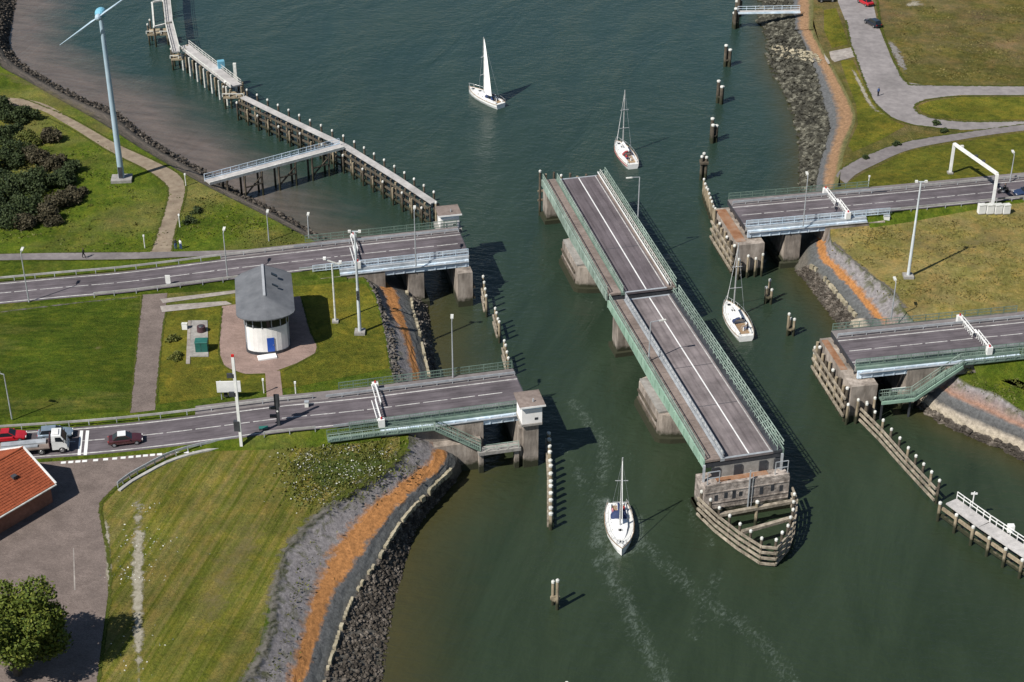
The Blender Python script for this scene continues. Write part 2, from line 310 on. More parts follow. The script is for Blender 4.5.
patch_mat('ragged_gravel', (0.09, 0.085, 0.065), (0.165, 0.152, 0.14), 0.9, 0.34, 0.2, 0.9)
# ------------------------------------------------------------------ shore lines (surveyed): rows run grass edge -> upper strip -> strip foot -> toe -> water
def lerp_row(E, W, ze, fr=(0.30, 0.45, 0.72)):
    a = P(*E, ze); b = P(*W, -0.35); zz = lambda f: ze*(1-f)-0.35*f
    return [a] + [Vector((a.x+(b.x-a.x)*f, a.y+(b.y-a.y)*f, zz(f))) for f in fr] + [b]
def full_row(pts, zs): return [P(x, y, z) for (x, y), z in zip(pts, zs)]
ZL, ZN, ZS = 6.2, 4.2, 5.0
ZZ = (ZL, 4.3, 3.6, 2.5, -0.35)
left_far = [lerp_row(e, q, ZL) for e, q in [((-30,-170), (45,-170)), ((-38,-60), (28,-60)), ((-32,-10), (20,-10)), ((-22,25), (13,22)), ((-14,50), (9,42)), ((0,66), (20,60)),
    ((25,80), (42,76)), ((60,100), (84,98)), ((98,121), (119,112)), ((140,148), (152,139)), ((186,175), (203,169)), ((212,189), (232,187)), ((240,203), (253,199)), ((268,217), (279,212)), ((318,243), (332,243))]]
left_main = [lerp_row((318,243), (332,243), ZL), lerp_row((352,268), (398,275), ZL)] + [full_row(r, ZZ) for r in [
    ((369,283), (383,293), (397,293), (409,297), (427,300)), ((377,301), (388,307), (400,306), (413,312), (429,312)),
    ((385,334), (402,332), (409,331), (419,332), (431,332)), ((390,366), (411,367), (418,368), (427,368), (436,369)),
    ((402,412), (420,415), (428,417), (440,418), (450,414)),
    ((408,446), (435,452), (447,457), (457,459), (466,461)), ((385,468), (402,482), (419,487), (432,490), (447,493)),
    ((340,497), (366,511), (390,515), (403,521), (420,526)), ((290,542), (334,550), (359,559), (377,563), (404,574)),
    ((274,594), (314,594), (332,598), (352,602), (395,612)), ((265,644), (299,650), (313,655), (333,655), (389,660)),
    ((240,690), (288,690), (303,695), (323,695), (386,700)), ((225,780), (280,780), (296,780), (316,780), (390,780)), ((200,1100), (262,1100), (280,1100), (305,1100), (395,1100))]]
ZNN = (ZN, 3.5, 2.9, 2.2, -0.35)
right_main = [full_row(r, ZNN) for r in [
    ((815,-400), (808,-400), (797,-400), (790,-400), (752,-400)), ((814,-60), (808,-60), (797,-60), (792,-60), (756,-60)), ((813,20), (809,20), (799,20), (795,20), (761,10)), ((822,47), (818,47), (808,47), (804,47), (765,36)),
    ((835,70), (831,70), (821,70), (814,70), (768,64)), ((852,104), (848,104), (834,104), (824,108), (785,97)),
    ((855,121), (851,121), (836,121), (828,124), (795,124)), ((846,146), (841,144), (833,138), (826,140), (798,145)), ((841,170), (836,168), (824,168), (818,168), (800,170))]]
right_main += [full_row(r, z) for r, z in [
    (((834,205), (828,207), (820,207), (812,210), (799,208)), (5.6, 3.8, 3.0, 1.8, -0.35)), (((831,239), (826,250), (818,252), (807,258), (792,265)), ZZ),
    (((850,257), (840,268), (832,269), (819,273), (803,281)), ZZ), (((872,275), (857,285), (848,285), (831,287), (815,297)), ZZ),
    (((893,291), (871,303), (862,302), (844,303), (825,311)), ZZ), (((905,310), (886,321), (876,318), (857,318), (836,325)), ZZ)]]
ZSS = (ZS, 3.6, 3.0, 1.4, -0.35)
right_main += [full_row(r, ZSS) for r in [((935,350), (918,362), (908,365), (892,372), (876,378)),
    ((964,381), (954,391), (945,394), (932,404), (918,410)), ((996,393), (987,405), (979,411), (972,424), (957,433)), ((1024,411), (1024,423), (1024,431), (1016,442), (1004,452)),
    ((1075,430), (1075,443), (1075,452), (1068,464), (1056,478)), ((1300,500), (1300,512), (1300,525), (1290,540), (1280,555))]]
def catmull(rows, sub):
    out = []; n = len(rows)
    for i in range(n-1):
        p0, p1, p2, p3 = rows[max(i-1,0)], rows[i], rows[i+1], rows[min(i+2,n-1)]
        L = max((p2[j]-p1[j]).length for j in range(len(p1))); s = max(2, min(60, int(L/sub)))
        for k in range(s):
            u = k/s
            out.append([0.5*((2*b)+(c-a)*u+(2*a-5*b+4*c-d)*u*u+(3*b-a-3*c+d)*u**3) for a, b, c, d in zip(p0, p1, p2, p3)])
    out.append(rows[-1]); return out
KS = (0.0, 0.26, 0.48, 0.74, 1.0)
def shore(rows, name, mat, ks=KS, rough=0.10, label=None):
    R = catmull(rows, 1.3); mb = MB(); out = []; at = []; rough *= 0.5
    for r in R:
        row = []
        for j in range(4):
            for q in range(4):
                u = q/4; p = r[j].lerp(r[j+1], u)
                if not (j == 0 and q == 0): p = p + Vector((random.uniform(-.08,.08), random.uniform(-.08,.08), random.uniform(-rough, rough)))
                row.append(p); at.append(ks[j]+(ks[j+1]-ks[j])*u)
        row.append(r[4]); at.append(1.0)
        d = (r[4]-r[3]); d.z = 0; d = d.normalized() if d.length > 1e-6 else Vector((1,0,0))
        row.append(r[4]+d*7+Vector((0,0,-2.8))); at.append(1.0); out.append(row)
    mb.loft(out, at); o = mb.build(name, mat, att='k'); tag(o, kind='structure'); return R
SH_LF = shore(left_far, 'revetment', 'revet_far')
SH_L = shore(left_main, 'revetment', 'revet_main')
NSPL = 14
SH_R = shore(right_main[:10], 'revetment', 'revet_north')[:-1] + shore(right_main[9:NSPL+1], 'revetment', 'revet_main')
SH_RS = shore(right_main[NSPL:], 'revetment', 'revet_pink')

# ------------------------------------------------------------------ land sheets
def sheet(name, pts, mat, kind='structure', parent=None):
    o = MB().face(pts).build(name, mat, parent)
    if kind and not parent: tag(o, kind=kind)
    return o
EL = [r[0] for r in SH_LF] + [r[0] for r in SH_L[1:]]
base = EL + [Vector((EL[-1].x, -400, ZL)), Vector((-900, -400, ZL)), Vector((-900, EL[0].y, ZL))]
sheet('ground', [Vector((p.x, p.y, ZL)) for p in base], 'grass')
ER = [r[0] for r in SH_R]
iN = max(i for i, p in enumerate(ER) if p.z < 4.6)              # rows north of the far road
N_e = [Vector((p.x, p.y, ZN)) for p in ER[:iN+1]]
sheet('ground', N_e[::-1] + [Vector((N_e[0].x, 1500, ZN)), Vector((1500, 1500, ZN)), Vector((1500, 40, ZN)), P(1100, 200, ZN), P(960, 185, ZN), P(845, 195, ZN)], 'grass_rough')
M_e = [p for p in ER[iN+1:] if p.z > 5.9]
sheet('ground', [Vector((p.x, p.y, ZL)) for p in M_e] + [P(925, 335, ZL), P(1080, 330, ZL), P(1400, 300, ZL), P(1400, 170, ZL), P(1060, 196, ZL), P(900, 212, ZL), P(835, 222, ZL)], 'grass_dry')
S_e = [r[0] for r in SH_RS]
sheet('ground', [Vector((p.x, p.y, ZS)) for p in S_e if p.y < 10 and p.z < 5.3] + [P(1300, 330, ZS), P(1060, 340, ZS), P(930, 352, ZS)], 'grass')

# ------------------------------------------------------------------ seabed and water
o = MB().face([(-2500,-600,-3.2), (2500,-600,-3.2), (2500,4500,-3.2), (-2500,4500,-3.2)]).build('seabed', 'mud'); tag(o, kind='structure')
def seg_dist(X, Y, pts):
    d = np.full(X.shape, 1e9)
    for a, b in zip(pts[:-1], pts[1:]):
        vx, vy = b.x-a.x, b.y-a.y; L = vx*vx+vy*vy+1e-9
        t = np.clip(((X-a.x)*vx+(Y-a.y)*vy)/L, 0, 1); d = np.minimum(d, np.hypot(X-a.x-t*vx, Y-a.y-t*vy))
    return d
xs = np.concatenate([[-2500, -900, -400, -200], np.arange(-130, 141, 1.8), [200, 400, 900, 2500]])
ys = np.concatenate([[-600, -200, -120], np.arange(-90, 231, 1.8), [300, 500, 1000, 4500]])
X, Y = np.meshgrid(xs, ys); X1, Y1 = X.ravel(), Y.ravel()
wl = [r[4] for r in left_main]; wf = [r[4] for r in left_far]; wr = [r[4] for r in right_main]
dl, df, dr = seg_dist(X1, Y1, wl), seg_dist(X1, Y1, wf), seg_dist(X1, Y1, wr)
shal = np.maximum.reduce([np.exp(-(dl/7.0)**1.3)*0.85, np.exp(-(dr/4.0)**1.3)*0.8])
jet = [P(150,-60,0), P(165,20,0), P(190,65,0), P(250,100,0), P(345,150,0), P(440,215,0)]
dj = seg_dist(X1, Y1, jet)
mudk = np.exp(-(df/11.5)**1.8)*np.where((X1 < 0) & (Y1 > 14), 1.0, 0.0)*np.clip((-X1-5)/50, 0.45, 1.0)
foam = np.zeros_like(X1)
def wake(pts, wdt, amp):
    global foam
    foam = np.maximum(foam, amp*0.97*np.exp(-(seg_dist(X1, Y1, Pl(pts, 0))/(wdt*1.35))**2))
wake([(606,500), (601,525), (600,545)], 1.3, 0.8); wake([(636,520), (642,542)], 1.3, 0.8); wake([(604,548), (622,555), (638,546)], 1.2, 0.75)
wake([(572,402), (598,435), (606,455), (600,480)], 1.6, 0.62); wake([(560,445), (575,470), (590,500)], 1.5, 0.55)
wake([(600,560), (625,600), (640,635), (660,670), (668,700)], 1.6, 0.66); wake([(645,545), (680,580), (720,610), (760,640), (790,680)], 2.0, 0.58); wake([(690,640), (705,600), (720,570)], 1.5, 0.52)
wake([(690,500), (700,530), (712,545)], 1.4, 0.55); wake([(655,560), (690,575)], 1.4, 0.55); wake([(610,440), (640,470), (660,500)], 2.2, 0.42)
wake([(478,112), (470,140), (490,160)], 3.0, 0.45); wake([(300,70), (350,68), (420,75)], 2.5, 0.42); wake([(520,240), (540,260), (600,310)], 2.0, 0.45); wake([(618,165), (630,178)], 2.0, 0.5); wake([(742,338), (748,350)], 1.6, 0.5)
mb = MB(); ny, nx = X.shape
mb.v = [(float(a), float(b), 0.0) for a, b in zip(X1, Y1)]
mb.f = [(j*nx+i, j*nx+i+1, (j+1)*nx+i+1, (j+1)*nx+i) for j in range(ny-1) for i in range(nx-1)]; mb.a = [0.0]*len(mb.v)
m, t, b = newmat('water'); v = pos(t)
def attr(n):
    a = nd(t, 'ShaderNodeAttribute'); a.attribute_name = n; return a.outputs['Fac']
deep = ramp(t, [(0.32, (0.0175, 0.0275, 0.0145)), (0.68, (0.0280, 0.0415, 0.0230))]); t.links.new(noise(t, pos(t, (1.6, 0.35, 1), 0.25), 0.07, 7, 0.68, 0.8), deep.inputs[0])
deepc = mixc(t, attr('far_sky_tint'), deep.outputs[0], mixc(t, 0.5, deep.outputs[0], (0.0110, 0.0390, 0.0440)))  # bluish sky reflection put into the water colour, growing with distance
sn = math_(t, 'ADD', attr('shallow'), math_(t, 'MULTIPLY', math_(t, 'SUBTRACT', noise(t, v, 0.25, 6, 0.7), 0.5), 0.35))
sq = ramp(t, [(0.15, 0.0), (0.95, 1.0)]); t.links.new(sn, sq.inputs[0])
col = mixc(t, sq.outputs[0], deepc, (0.048, 0.042, 0.016))
mn = math_(t, 'ADD', attr('mudflat'), math_(t, 'MULTIPLY', math_(t, 'SUBTRACT', noise(t, pos(t, (0.45, 1.6, 1), 0.35), 0.12, 6, 0.65), 0.5), 0.75))
mq = ramp(t, [(0.2, 0.0), (0.85, 1.0)]); t.links.new(mn, mq.inputs[0])
mudc = ramp(t, [(0.3, (0.070, 0.057, 0.048)), (0.7, (0.135, 0.108, 0.092))]); t.links.new(noise(t, pos(t, (0.4, 1.8, 1), 0.3), 0.3, 6, 0.7), mudc.inputs[0])
col = mixc(t, mq.outputs[0], col, mudc.outputs[0])
fn = math_(t, 'ADD', math_(t, 'MULTIPLY', attr('foam'), 0.55), math_(t, 'MULTIPLY', noise(t, pos(t, (1.6, 0.8, 1), 0.5), 1.5, 8, 0.8, 0.8), 0.9))
fq = ramp(t, [(0.72, 0.0), (0.95, 0.9)]); t.links.new(fn, fq.inputs[0])
col = mixc(t, fq.outputs[0], col, (0.11, 0.135, 0.115))
t.links.new(col, b.inputs['Base Color']); b.inputs['IOR'].default_value = 1.33; b.inputs['Specular IOR Level'].default_value = 0.5
wr_ = ramp(t, [(0.35, 0.05), (0.65, 0.17)]); t.links.new(noise(t, pos(t, (1.3, 0.4, 1), 0.35), 0.045, 6, 0.65, 1.0), wr_.inputs[0])
rr = math_(t, 'MULTIPLY_ADD', fq.outputs[0], 0.5, wr_.outputs[0]); t.links.new(rr, b.inputs['Roughness'])
h = math_(t, 'ADD', math_(t, 'MULTIPLY', noise(t, pos(t, (0.7, 1.5, 1), 0.2), 0.75, 5, 0.65, 0.3), 1.0), math_(t, 'MULTIPLY', noise(t, pos(t, (0.8, 1.2, 1), -0.5), 0.16, 3, 0.5), 1.6))
hs = ramp(t, [(0.3, 0.35), (0.7, 1.0)]); t.links.new(noise(t, pos(t, (1.2, 0.5, 1), 0.3), 0.06, 5, 0.65, 0.8), hs.inputs[0])
bump(t, b, math_(t, 'MULTIPLY', h, hs.outputs[0]), 0.42, 0.5)
wo = mb.build('water', 'water'); tag(wo, kind='structure')
for nme, arr in (('shallow', shal), ('mudflat', mudk), ('foam', foam), ('far_sky_tint', np.clip((Y1+35)/150, 0, 1))):
    wo.data.attributes.new(nme, 'FLOAT', 'POINT').data.foreach_set('value', arr.astype(np.float32))

# ------------------------------------------------------------------ roads
def ssm(x, a, b_): q = min(1, max(0, (x-a)/(b_-a))); return q*q*(3-2*q)
ZD = 7.5
zr = {'NL': lambda x: 6.42+(ZD-6.42)*ssm(x, 120, 330), 'FL': lambda x: 6.42+(ZD-6.42)*ssm(x, 110, 330), 'FR': lambda x: 6.5+(ZD-6.5)*(1-ssm(x, 850, 1010)), 'NR': lambda x: ZD}
cl = {'NL': [(-760,497), (-460,477), (-160,457), (-40,449), (87,440.5), (160,433.4), (220,426), (280,418.4), (330,413.5)], 'FL': [(-760,355), (-460,330), (-160,305), (-40,296.5), (60,287.5), (130,281.3), (228,269), (290,262), (330,257.5)],
      'FR': [(895,201.3), (930,198), (992,192), (1060,185.5), (1250,168)], 'NR': [(1010,334.8), (1080,327.5), (1250,311)]}
ends = {'NL': ((522,390), (360,410.6)), 'FL': ((464,243), (360,254)), 'FR': ((738,215.5), (872,203.5)), 'NR': ((845,351.5), (935.5,342.2))}
class Frame:
    """s runs from the bridge end towards the land, t runs across (positive = far side)"""
    def __init__(f, a, b_):
        A, C = P(*a, ZD), P(*b_, ZD); f.o = A; f.u = nz((C.x-A.x, C.y-A.y, 0)); f.v = Vector((-f.u.y, f.u.x, 0)); f.v = f.v if f.v.y > 0 else -f.v
    def __call__(f, s, t, z): p = f.o+f.u*s+f.v*t; return Vector((p.x, p.y, z))
    def box(f, mb, s0, s1, t0, t1, z0, z1):
        if f.u.x*f.v.y-f.u.y*f.v.x < 0: s0, s1 = s1, s0
        q = [f(s0,t0,0), f(s1,t0,0), f(s1,t1,0), f(s0,t1,0)]; return mb.prism(q, z0, z1)
FRM = {k: Frame(*e) for k, e in ends.items()}
def resample(pts, step):
    out = [pts[0]]
    rows = catmull([[p] for p in pts], step); return [r[0] for r in rows]
ROAD = {}
for k in ends:
    bridge = [FRM[k](s, 0, ZD) for s in (0, 4, 8, 12, 16, 20)]
    if k in ('NL', 'FL'): land = [P(x, y, zr[k](x)) for x, y in cl[k]]; pts = land + bridge[::-1]
    else: land = [P(x, y, zr[k](x)) for x, y in cl[k]]; pts = bridge + land
    ROAD[k] = resample(pts, 1.0)
def offset(line, d, dz=0.0):
    out = []
    for i, p in enumerate(line):
        a, b_ = line[max(i-1,0)], line[min(i+1,len(line)-1)]; n = nz((-(b_.y-a.y), b_.x-a.x, 0))
        out.append(Vector((p.x+n.x*d, p.y+n.y*d, p.z+dz)))
    return out
def ribbon(mb, line, d0, d1, dz): return mb.loft([offset(line, d0, dz), offset(line, d1, dz)])
HW = 2.86
for k, line in ROAD.items():
    ro = tag(ribbon(MB(), line, -3.35, 3.35, 0).build('road', 'asphalt'), kind='structure')
    mark = MB(); 
    for d in (-HW, HW): ribbon(MB(), line, d-0.11, d+0.11, 0.006).build('edge_line', 'line_paint', ro)
    L = [0.0]
    for a, b_ in zip(line[:-1], line[1:]): L.append(L[-1]+(b_-a).length)
    def at(d):
        for i in range(len(L)-1):
            if L[i] <= d <= L[i+1]: return line[i].lerp(line[i+1], (d-L[i])/(L[i+1]-L[i]))
        return line[-1]
    d = 0.6
    while d < L[-1]-3.2:
        ribbon(MB(), [at(d), at(d+1.6), at(d+3.3)], -0.085, 0.085, 0.006).build('centre_dash', 'line_paint', ro); d += 3.75
    for d_ in (-2.15, -0.8, 0.8, 2.15): MB().loft([offset(line, d_-0.32, 0.003), offset(line, d_, 0.003), offset(line, d_+0.32, 0.003)], [0.0]*len(line)+[1.0]*len(line)+[0.0]*len(line)).build('wheel_wear', 'wheel_wear', ro, att='k')
    # grass verges that carry the road down to the land on either side
    zb = {'NL': ZL, 'FL': ZL, 'FR': ZL, 'NR': ZS}[k]; lim = 19.5 if k != 'NR' else 16
    land = [p for p in line if (p-FRM[k].o).length > lim]
    for sgn in (-1, 1):
        if k == 'FR' and sgn > 0: continue
        zb2 = ZL if (k == 'NR' and sgn > 0) else zb
        if len(land) > 1:
            outr = [Vector((p.x, p.y, zb2-0.03)) for p in offset(land, sgn*4.0)]
            for i, p in enumerate(land):
                n = offset(land, sgn*(3.7+1.3*max(0, p.z-zb2)))[i] if False else None
            o2 = []
            for i, p in enumerate(land):
                a, b_ = land[max(i-1,0)], land[min(i+1,len(land)-1)]; n = nz((-(b_.y-a.y), b_.x-a.x, 0))*sgn; w_ = 3.75+1.5*max(0.0, p.z-zb2)
                o2.append(Vector((p.x+n.x*w_, p.y+n.y*w_, zb2-0.03)))
            tag(MB().loft([offset(land, sgn*3.35, -0.01), o2]).build('verge', 'grass_deep' if k == 'FL' else 'grass'), kind='structure')
def strip(name, up, lo, z, mat, n=2.0, kind='structure'):
    A, B = resample([P(x, y, z) for x, y in up], n), resample([P(x, y, z) for x, y in lo], n)
    m_ = max(len(A), len(B))
    def eq(L_): 
        return [L_[min(int(i*(len(L_)-1)/(m_-1)), len(L_)-2)].lerp(L_[min(int(i*(len(L_)-1)/(m_-1)), len(L_)-2)+1], i*(len(L_)-1)/(m_-1)-min(int(i*(len(L_)-1)/(m_-1)), len(L_)-2)) for i in range(m_)]
    return tag(MB().loft([eq(A), eq(B)]).build(name, mat), kind=kind)
# footpaths
strip('footpath', [(-160,260), (0,254), (80,252.7), (130,252.3), (200,251), (262,249)], [(-160,266), (0,260.2), (80,259.6), (130,259), (200,256), (262,253.2)], ZL+0.10, 'path_grey')
for k, s0, s1 in (('NL', 0, 44), ('FL', 0, 38)):
    line = [p for p in ROAD[k] if s0 <= (p-FRM[k].o).length <= s1]
    tag(MB().loft([offset(line, 3.36, 0.10), offset(line, 3.36, -0.1)]).loft([offset(line, 3.36, 0.10), offset(line, 5.35, 0.10)]).loft([offset(line, 5.35, 0.1), offset(line, 5.4, -0.4)]).build('footpath', 'path_grey'), kind='structure')
for k, s1 in (('FR', 70), ('NR', 40)):
    line = [p for p in ROAD[k] if (p-FRM[k].o).length <= s1]
    tag(MB().loft([offset(line, 3.36, -0.1), offset(line, 3.36, 0.10)]).loft([offset(line, 3.36, 0.10), offset(line, 5.6, 0.10)]).loft([offset(line, 5.6, 0.1), offset(line, 5.65, -0.4)]).build('footpath', 'path_grey'), kind='structure')
# far bank: path at the foot of the embankment, embankment slope, service road
pl_up = [(836,176), (842,168), (862,157), (900,143), (950,134), (1024,124), (1150,112)]
pl_lo = [(846,184), (856,174), (876,164), (908,150), (955,140.5), (1024,130.5), (1150,119)]
strip('footpath', pl_up, pl_lo, ZN+0.03, 'path_grey')
rf = [p for p in ROAD['FR'] if 12 < (p-FRM['FR'].o).length < 80]; top = offset(rf, 5.62, 0.02)
foot = resample(Pl([(846,190), (858,176), (880,165.5), (908,152), (955,143), (1024,132.5), (1110,123)], ZN+0.01), 1.0)
foot2 = [foot[int(i*(len(foot)-1)/(len(top)-1))] for i in range(len(top))]
mid = [a.lerp(b_, 0.5)+Vector((0,0,0.12)) for a, b_ in zip(top, foot2)]
tag(MB().loft([top, mid, foot2]).build('embankment', 'grass_bright'), kind='structure')
sheet('service_road', Pl([(832,-60), (862,-60), (870,-10), (878,25), (893,62), (905,82), (925,85), (1030,86.5), (1200,89), (1200,97), (1030,95), (960,95), (925,99), (914,106), (918,113), (935,119), (970,122), (1030,121), (1200,119), (1200,124), (1030,127), (960,130), (915,125), (893,118), (876,104), (866,85), (857,60), (851,44), (846,22), (838,2)], ZN+0.02), 'asphalt_old')
tag(MB().loft([[P(853,47,ZN+.04), P(832,51,ZN+.1), P(824,53,4.0)], [P(855,52,ZN+.04), P(834,57,ZN+.12), P(825,59,4.0)], [P(857,56,ZN+.04), P(838,61,ZN+.1), P(828,64,4.0)]]).build('boat_ramp', 'gravel'), kind='structure')
sheet('meadow', Pl([(874,-60), (882,20), (897,60), (908,80), (926,84), (1030,85.5), (1200,88), (1200,-60)], ZN+0.03), 'grass_rough')
sheet('verge', Pl([(918,106), (930,101), (960,97), (1030,97), (1200,99), (1200,117), (1030,119.5), (970,120), (935,117), (922,112)], ZN+0.045), 'grass_bright')
sheet('verge', Pl([(824,10), (836,8), (844,30), (848,44), (832,48), (824,30)], ZN+0.03), 'grass_bright')
sheet('verge', Pl([(840,60), (853,60), (864,85), (876,106), (892,120), (905,126), (880,140), (853,152), (848,146), (858,124), (856,104), (846,78)], ZN+0.015), 'grass_bright')
# brick paving and lawns of the near bank
sheet('paved_yard', Pl([(-400,475), (-160,464), (-40,458), (90,449.5), (160,442), (210,435.5), (196,446), (170,456), (140,470), (114,487), (99,503), (102,530), (107,560), (108,595), (102,640), (96,690), (90,800), (-400,800)], ZL+0.02), 'paving')
sheet('lawn', Pl([(216,441), (300,432), (400,437), (400,450), (380,470), (345,490), (318,512), (287,545), (270,600), (258,650), (228,700), (200,800), (104,800), (99,690), (106,640), (111,595), (110,560), (105,530), (103,505), (118,489), (144,472), (174,458), (200,448)], ZL+0.016), 'grass_mown')
sheet('lawn', Pl([(-200,318), (0,311), (80,301.5), (140,296), (139,330), (131,411), (60,415), (0,418), (-200,432)], ZL+0.016), 'grass_deep')
sheet('lawn', Pl([(166,312), (220,306), (222,300), (300,277), (366,284), (376,301), (384,334), (389,368), (300,386), (160,404), (158,380), (163,330)], ZL+0.016), 'grass_bright')
sheet('brick_path', Pl([(142,292), (168,288), (163,330), (158,380), (155,410), (130,413), (134,370), (138,330)], ZL+0.03), 'paving')
sheet('brick_apron', Pl([(222,306), (300,296), (310,330), (317,346), (315,353), (297,363), (270,373), (245,374), (225,367), (219,352)], ZL+0.03), 'paving_house')
sheet('brick_path', Pl([(265,371), (280,370.5), (283,398), (267,400)], ZL+0.045), 'paving_house')
sheet('gravel_strip', Pl([(160,299), (236,290), (236,293), (200,298), (163,303)], ZL+0.05), 'gravel')
sheet('gravel_strip', Pl([(160,306), (180,304), (226,301), (232,304), (200,308), (162,312)], ZL+0.05), 'gravel')
strip('dirt_path', [(-60,95), (30,100), (72,119), (115,143), (152,160), (178,174), (185,187), (182,205), (175,230), (172,252.5)], [(-60,103), (28,107), (66,124), (108,150), (144,168), (164,182), (168,192), (165,208), (158,230), (150,252.7)], ZL+0.03, 'sand')
def soft_patch(name, up, lo, z, mat, kind='stuff'):
    A, B = resample(Pl(up, z), 0.8), resample(Pl(lo, z), 0.8); n = min(len(A), len(B)); rows = []; at_ = []
    pick = lambda L_, i: L_[int(i*(len(L_)-1)/(n-1))]
    for q in range(5): rows.append([pick(A, i).lerp(pick(B, i), q/4) for i in range(n)])
    for q in range(5): at_ += [(1-abs(q-2)/2)*min(1, 3*min(i, n-1-i)/n) for i in range(n)]
    return tag(MB().loft(rows, at_).build(name, mat, att='k'), kind=kind)
soft_patch('worn_track', [(129,480), (127,540), (128,600), (131,660), (133,720)], [(150,480), (149,540), (147,600), (147,660), (146,720)], ZL+0.05, 'worn_sand')
soft_patch('worn_track', [(101,515), (104,560), (105,600)], [(110,515), (113,560), (113,600)], ZL+0.05, 'worn_sand')
soft_patch('bare_ground', [(250,480), (190,560), (160,620), (140,690)], [(330,480), (290,545), (250,620), (210,690)], ZL+0.05, 'worn_earth')
soft_patch('bare_ground', [(90,345), (98,343), (110,342)], [(90,352), (98,353), (112,350)], ZL+0.05, 'worn_earth')
soft_patch('bare_ground', [(900,215), (950,235), (1000,250)], [(860,235), (930,270), (1000,300)], ZL+0.05, 'worn_earth')
soft_patch('gravel_patch', [(905,30), (960,25), (1010,40)], [(900,62), (960,65), (1010,70)], ZN+0.06, 'worn_earth')
soft_patch('gravel_patch', [(880,38), (893,60), (901,78)], [(894,34), (906,58), (912,76)], ZN+0.05, 'grey_gravel')
soft_patch('gravel_patch', [(905,2), (915,-2), (925,0)], [(902,8), (914,9), (926,7)], ZN+0.06, 'worn_sand')
soft_patch('gravel_patch', [(843,62), (852,75), (862,95), (870,110), (890,122)], [(849,60), (858,73), (868,93), (878,107), (896,118)], ZN+0.05, 'worn_sand')
soft_patch('scrub_patch', [(300,440), (360,440), (410,445)], [(290,480), (330,500), (395,470)], ZL+0.05, 'green_scrub')
soft_patch('gravel_patch', [(-60,40), (30,76), (100,108), (160,142)], [(-60,66), (10,86), (80,118), (146,154)], ZL+0.05, 'worn_earth')
soft_patch('bare_ground', [(940,230), (990,225), (1020,228)], [(950,262), (990,255), (1020,250)], ZL+0.06, 'worn_earth')

def ragged(pts, z, half, mat, name='ragged_edge'):
    c = resample(Pl(pts, z), 0.7); n = len(c); rows = [[Vector((p.x, p.y, z)) for p in offset(c, d)] for d in (-half, -half/2, 0, half/2, half)]
    tag(MB().loft(rows, [k_ for k_ in (0, .55, 1, .55, 0) for _ in range(n)]).build(name, mat, att='k'), kind='stuff')
ragged([(208,439), (190,449), (165,459), (140,472), (116,488), (101,505), (104,530), (109,560), (110,595), (104,640), (98,690)], ZL+0.055, 0.55, 'ragged_grass')
ragged([(20,106), (66,126), (108,151), (144,169), (164,183), (168,193), (165,208), (158,230), (151,251)], ZL+0.055, 0.5, 'ragged_grass'); ragged([(20,97), (72,118), (115,142), (152,159), (178,173), (186,187), (183,205), (176,230), (172,251)], ZL+0.055, 0.5, 'ragged_grass')
ragged([(142,294), (138,330), (134,370), (130,411)], ZL+0.055, 0.4, 'ragged_grass'); ragged([(166,312), (163,330), (158,380), (156,404)], ZL+0.055, 0.4, 'ragged_grass')
ragged([(222,308), (219,352), (226,367), (246,374), (264,374)], ZL+0.06, 0.35, 'ragged_grass'); ragged([(282,372), (298,363), (316,353), (317,345), (310,330), (302,300)], ZL+0.06, 0.35, 'ragged_grass')
ragged([(400,452), (385,468), (362,483), (340,497), (310,522), (290,542), (278,570), (273,594), (265,644), (245,682), (232,730)], ZL+0.065, 1.7, 'ragged_gravel', 'gravel_margin')
ragged([(406,448), (385,468), (362,483), (335,500)], ZL+0.075, 1.5, 'ragged_grass')
ragged([(0,261), (80,260), (130,259.5), (200,256.5)], ZL+0.12, 0.3, 'ragged_grass'); ragged([(0,253.5), (80,252), (140,252)], ZL+0.12, 0.3, 'ragged_grass'); ragged([(0,312), (80,302.5), (138,297)], ZL+0.05, 0.5, 'ragged_gravel')
ragged([(874,-40), (880,20), (895,62), (907,82), (926,85), (1040,86)], ZN+0.06, 0.7, 'ragged_grass'); ragged([(846,20), (851,44), (857,60), (866,85), (876,104), (893,118), (915,125), (960,130)], ZN+0.06, 0.6, 'ragged_grass'); ragged([(1040,95.5), (960,96), (926,100), (915,106), (919,113), (936,118.5), (970,121.5), (1040,120.5)], ZN+0.065, 0.6, 'ragged_grass')
ragged([(840,169), (862,157), (900,143), (950,134), (1040,122)], ZN+0.06, 0.5, 'ragged_grass'); ragged([(833,242), (850,257), (872,275), (893,291), (905,308)], ZL+0.05, 1.0, 'ragged_gravel')

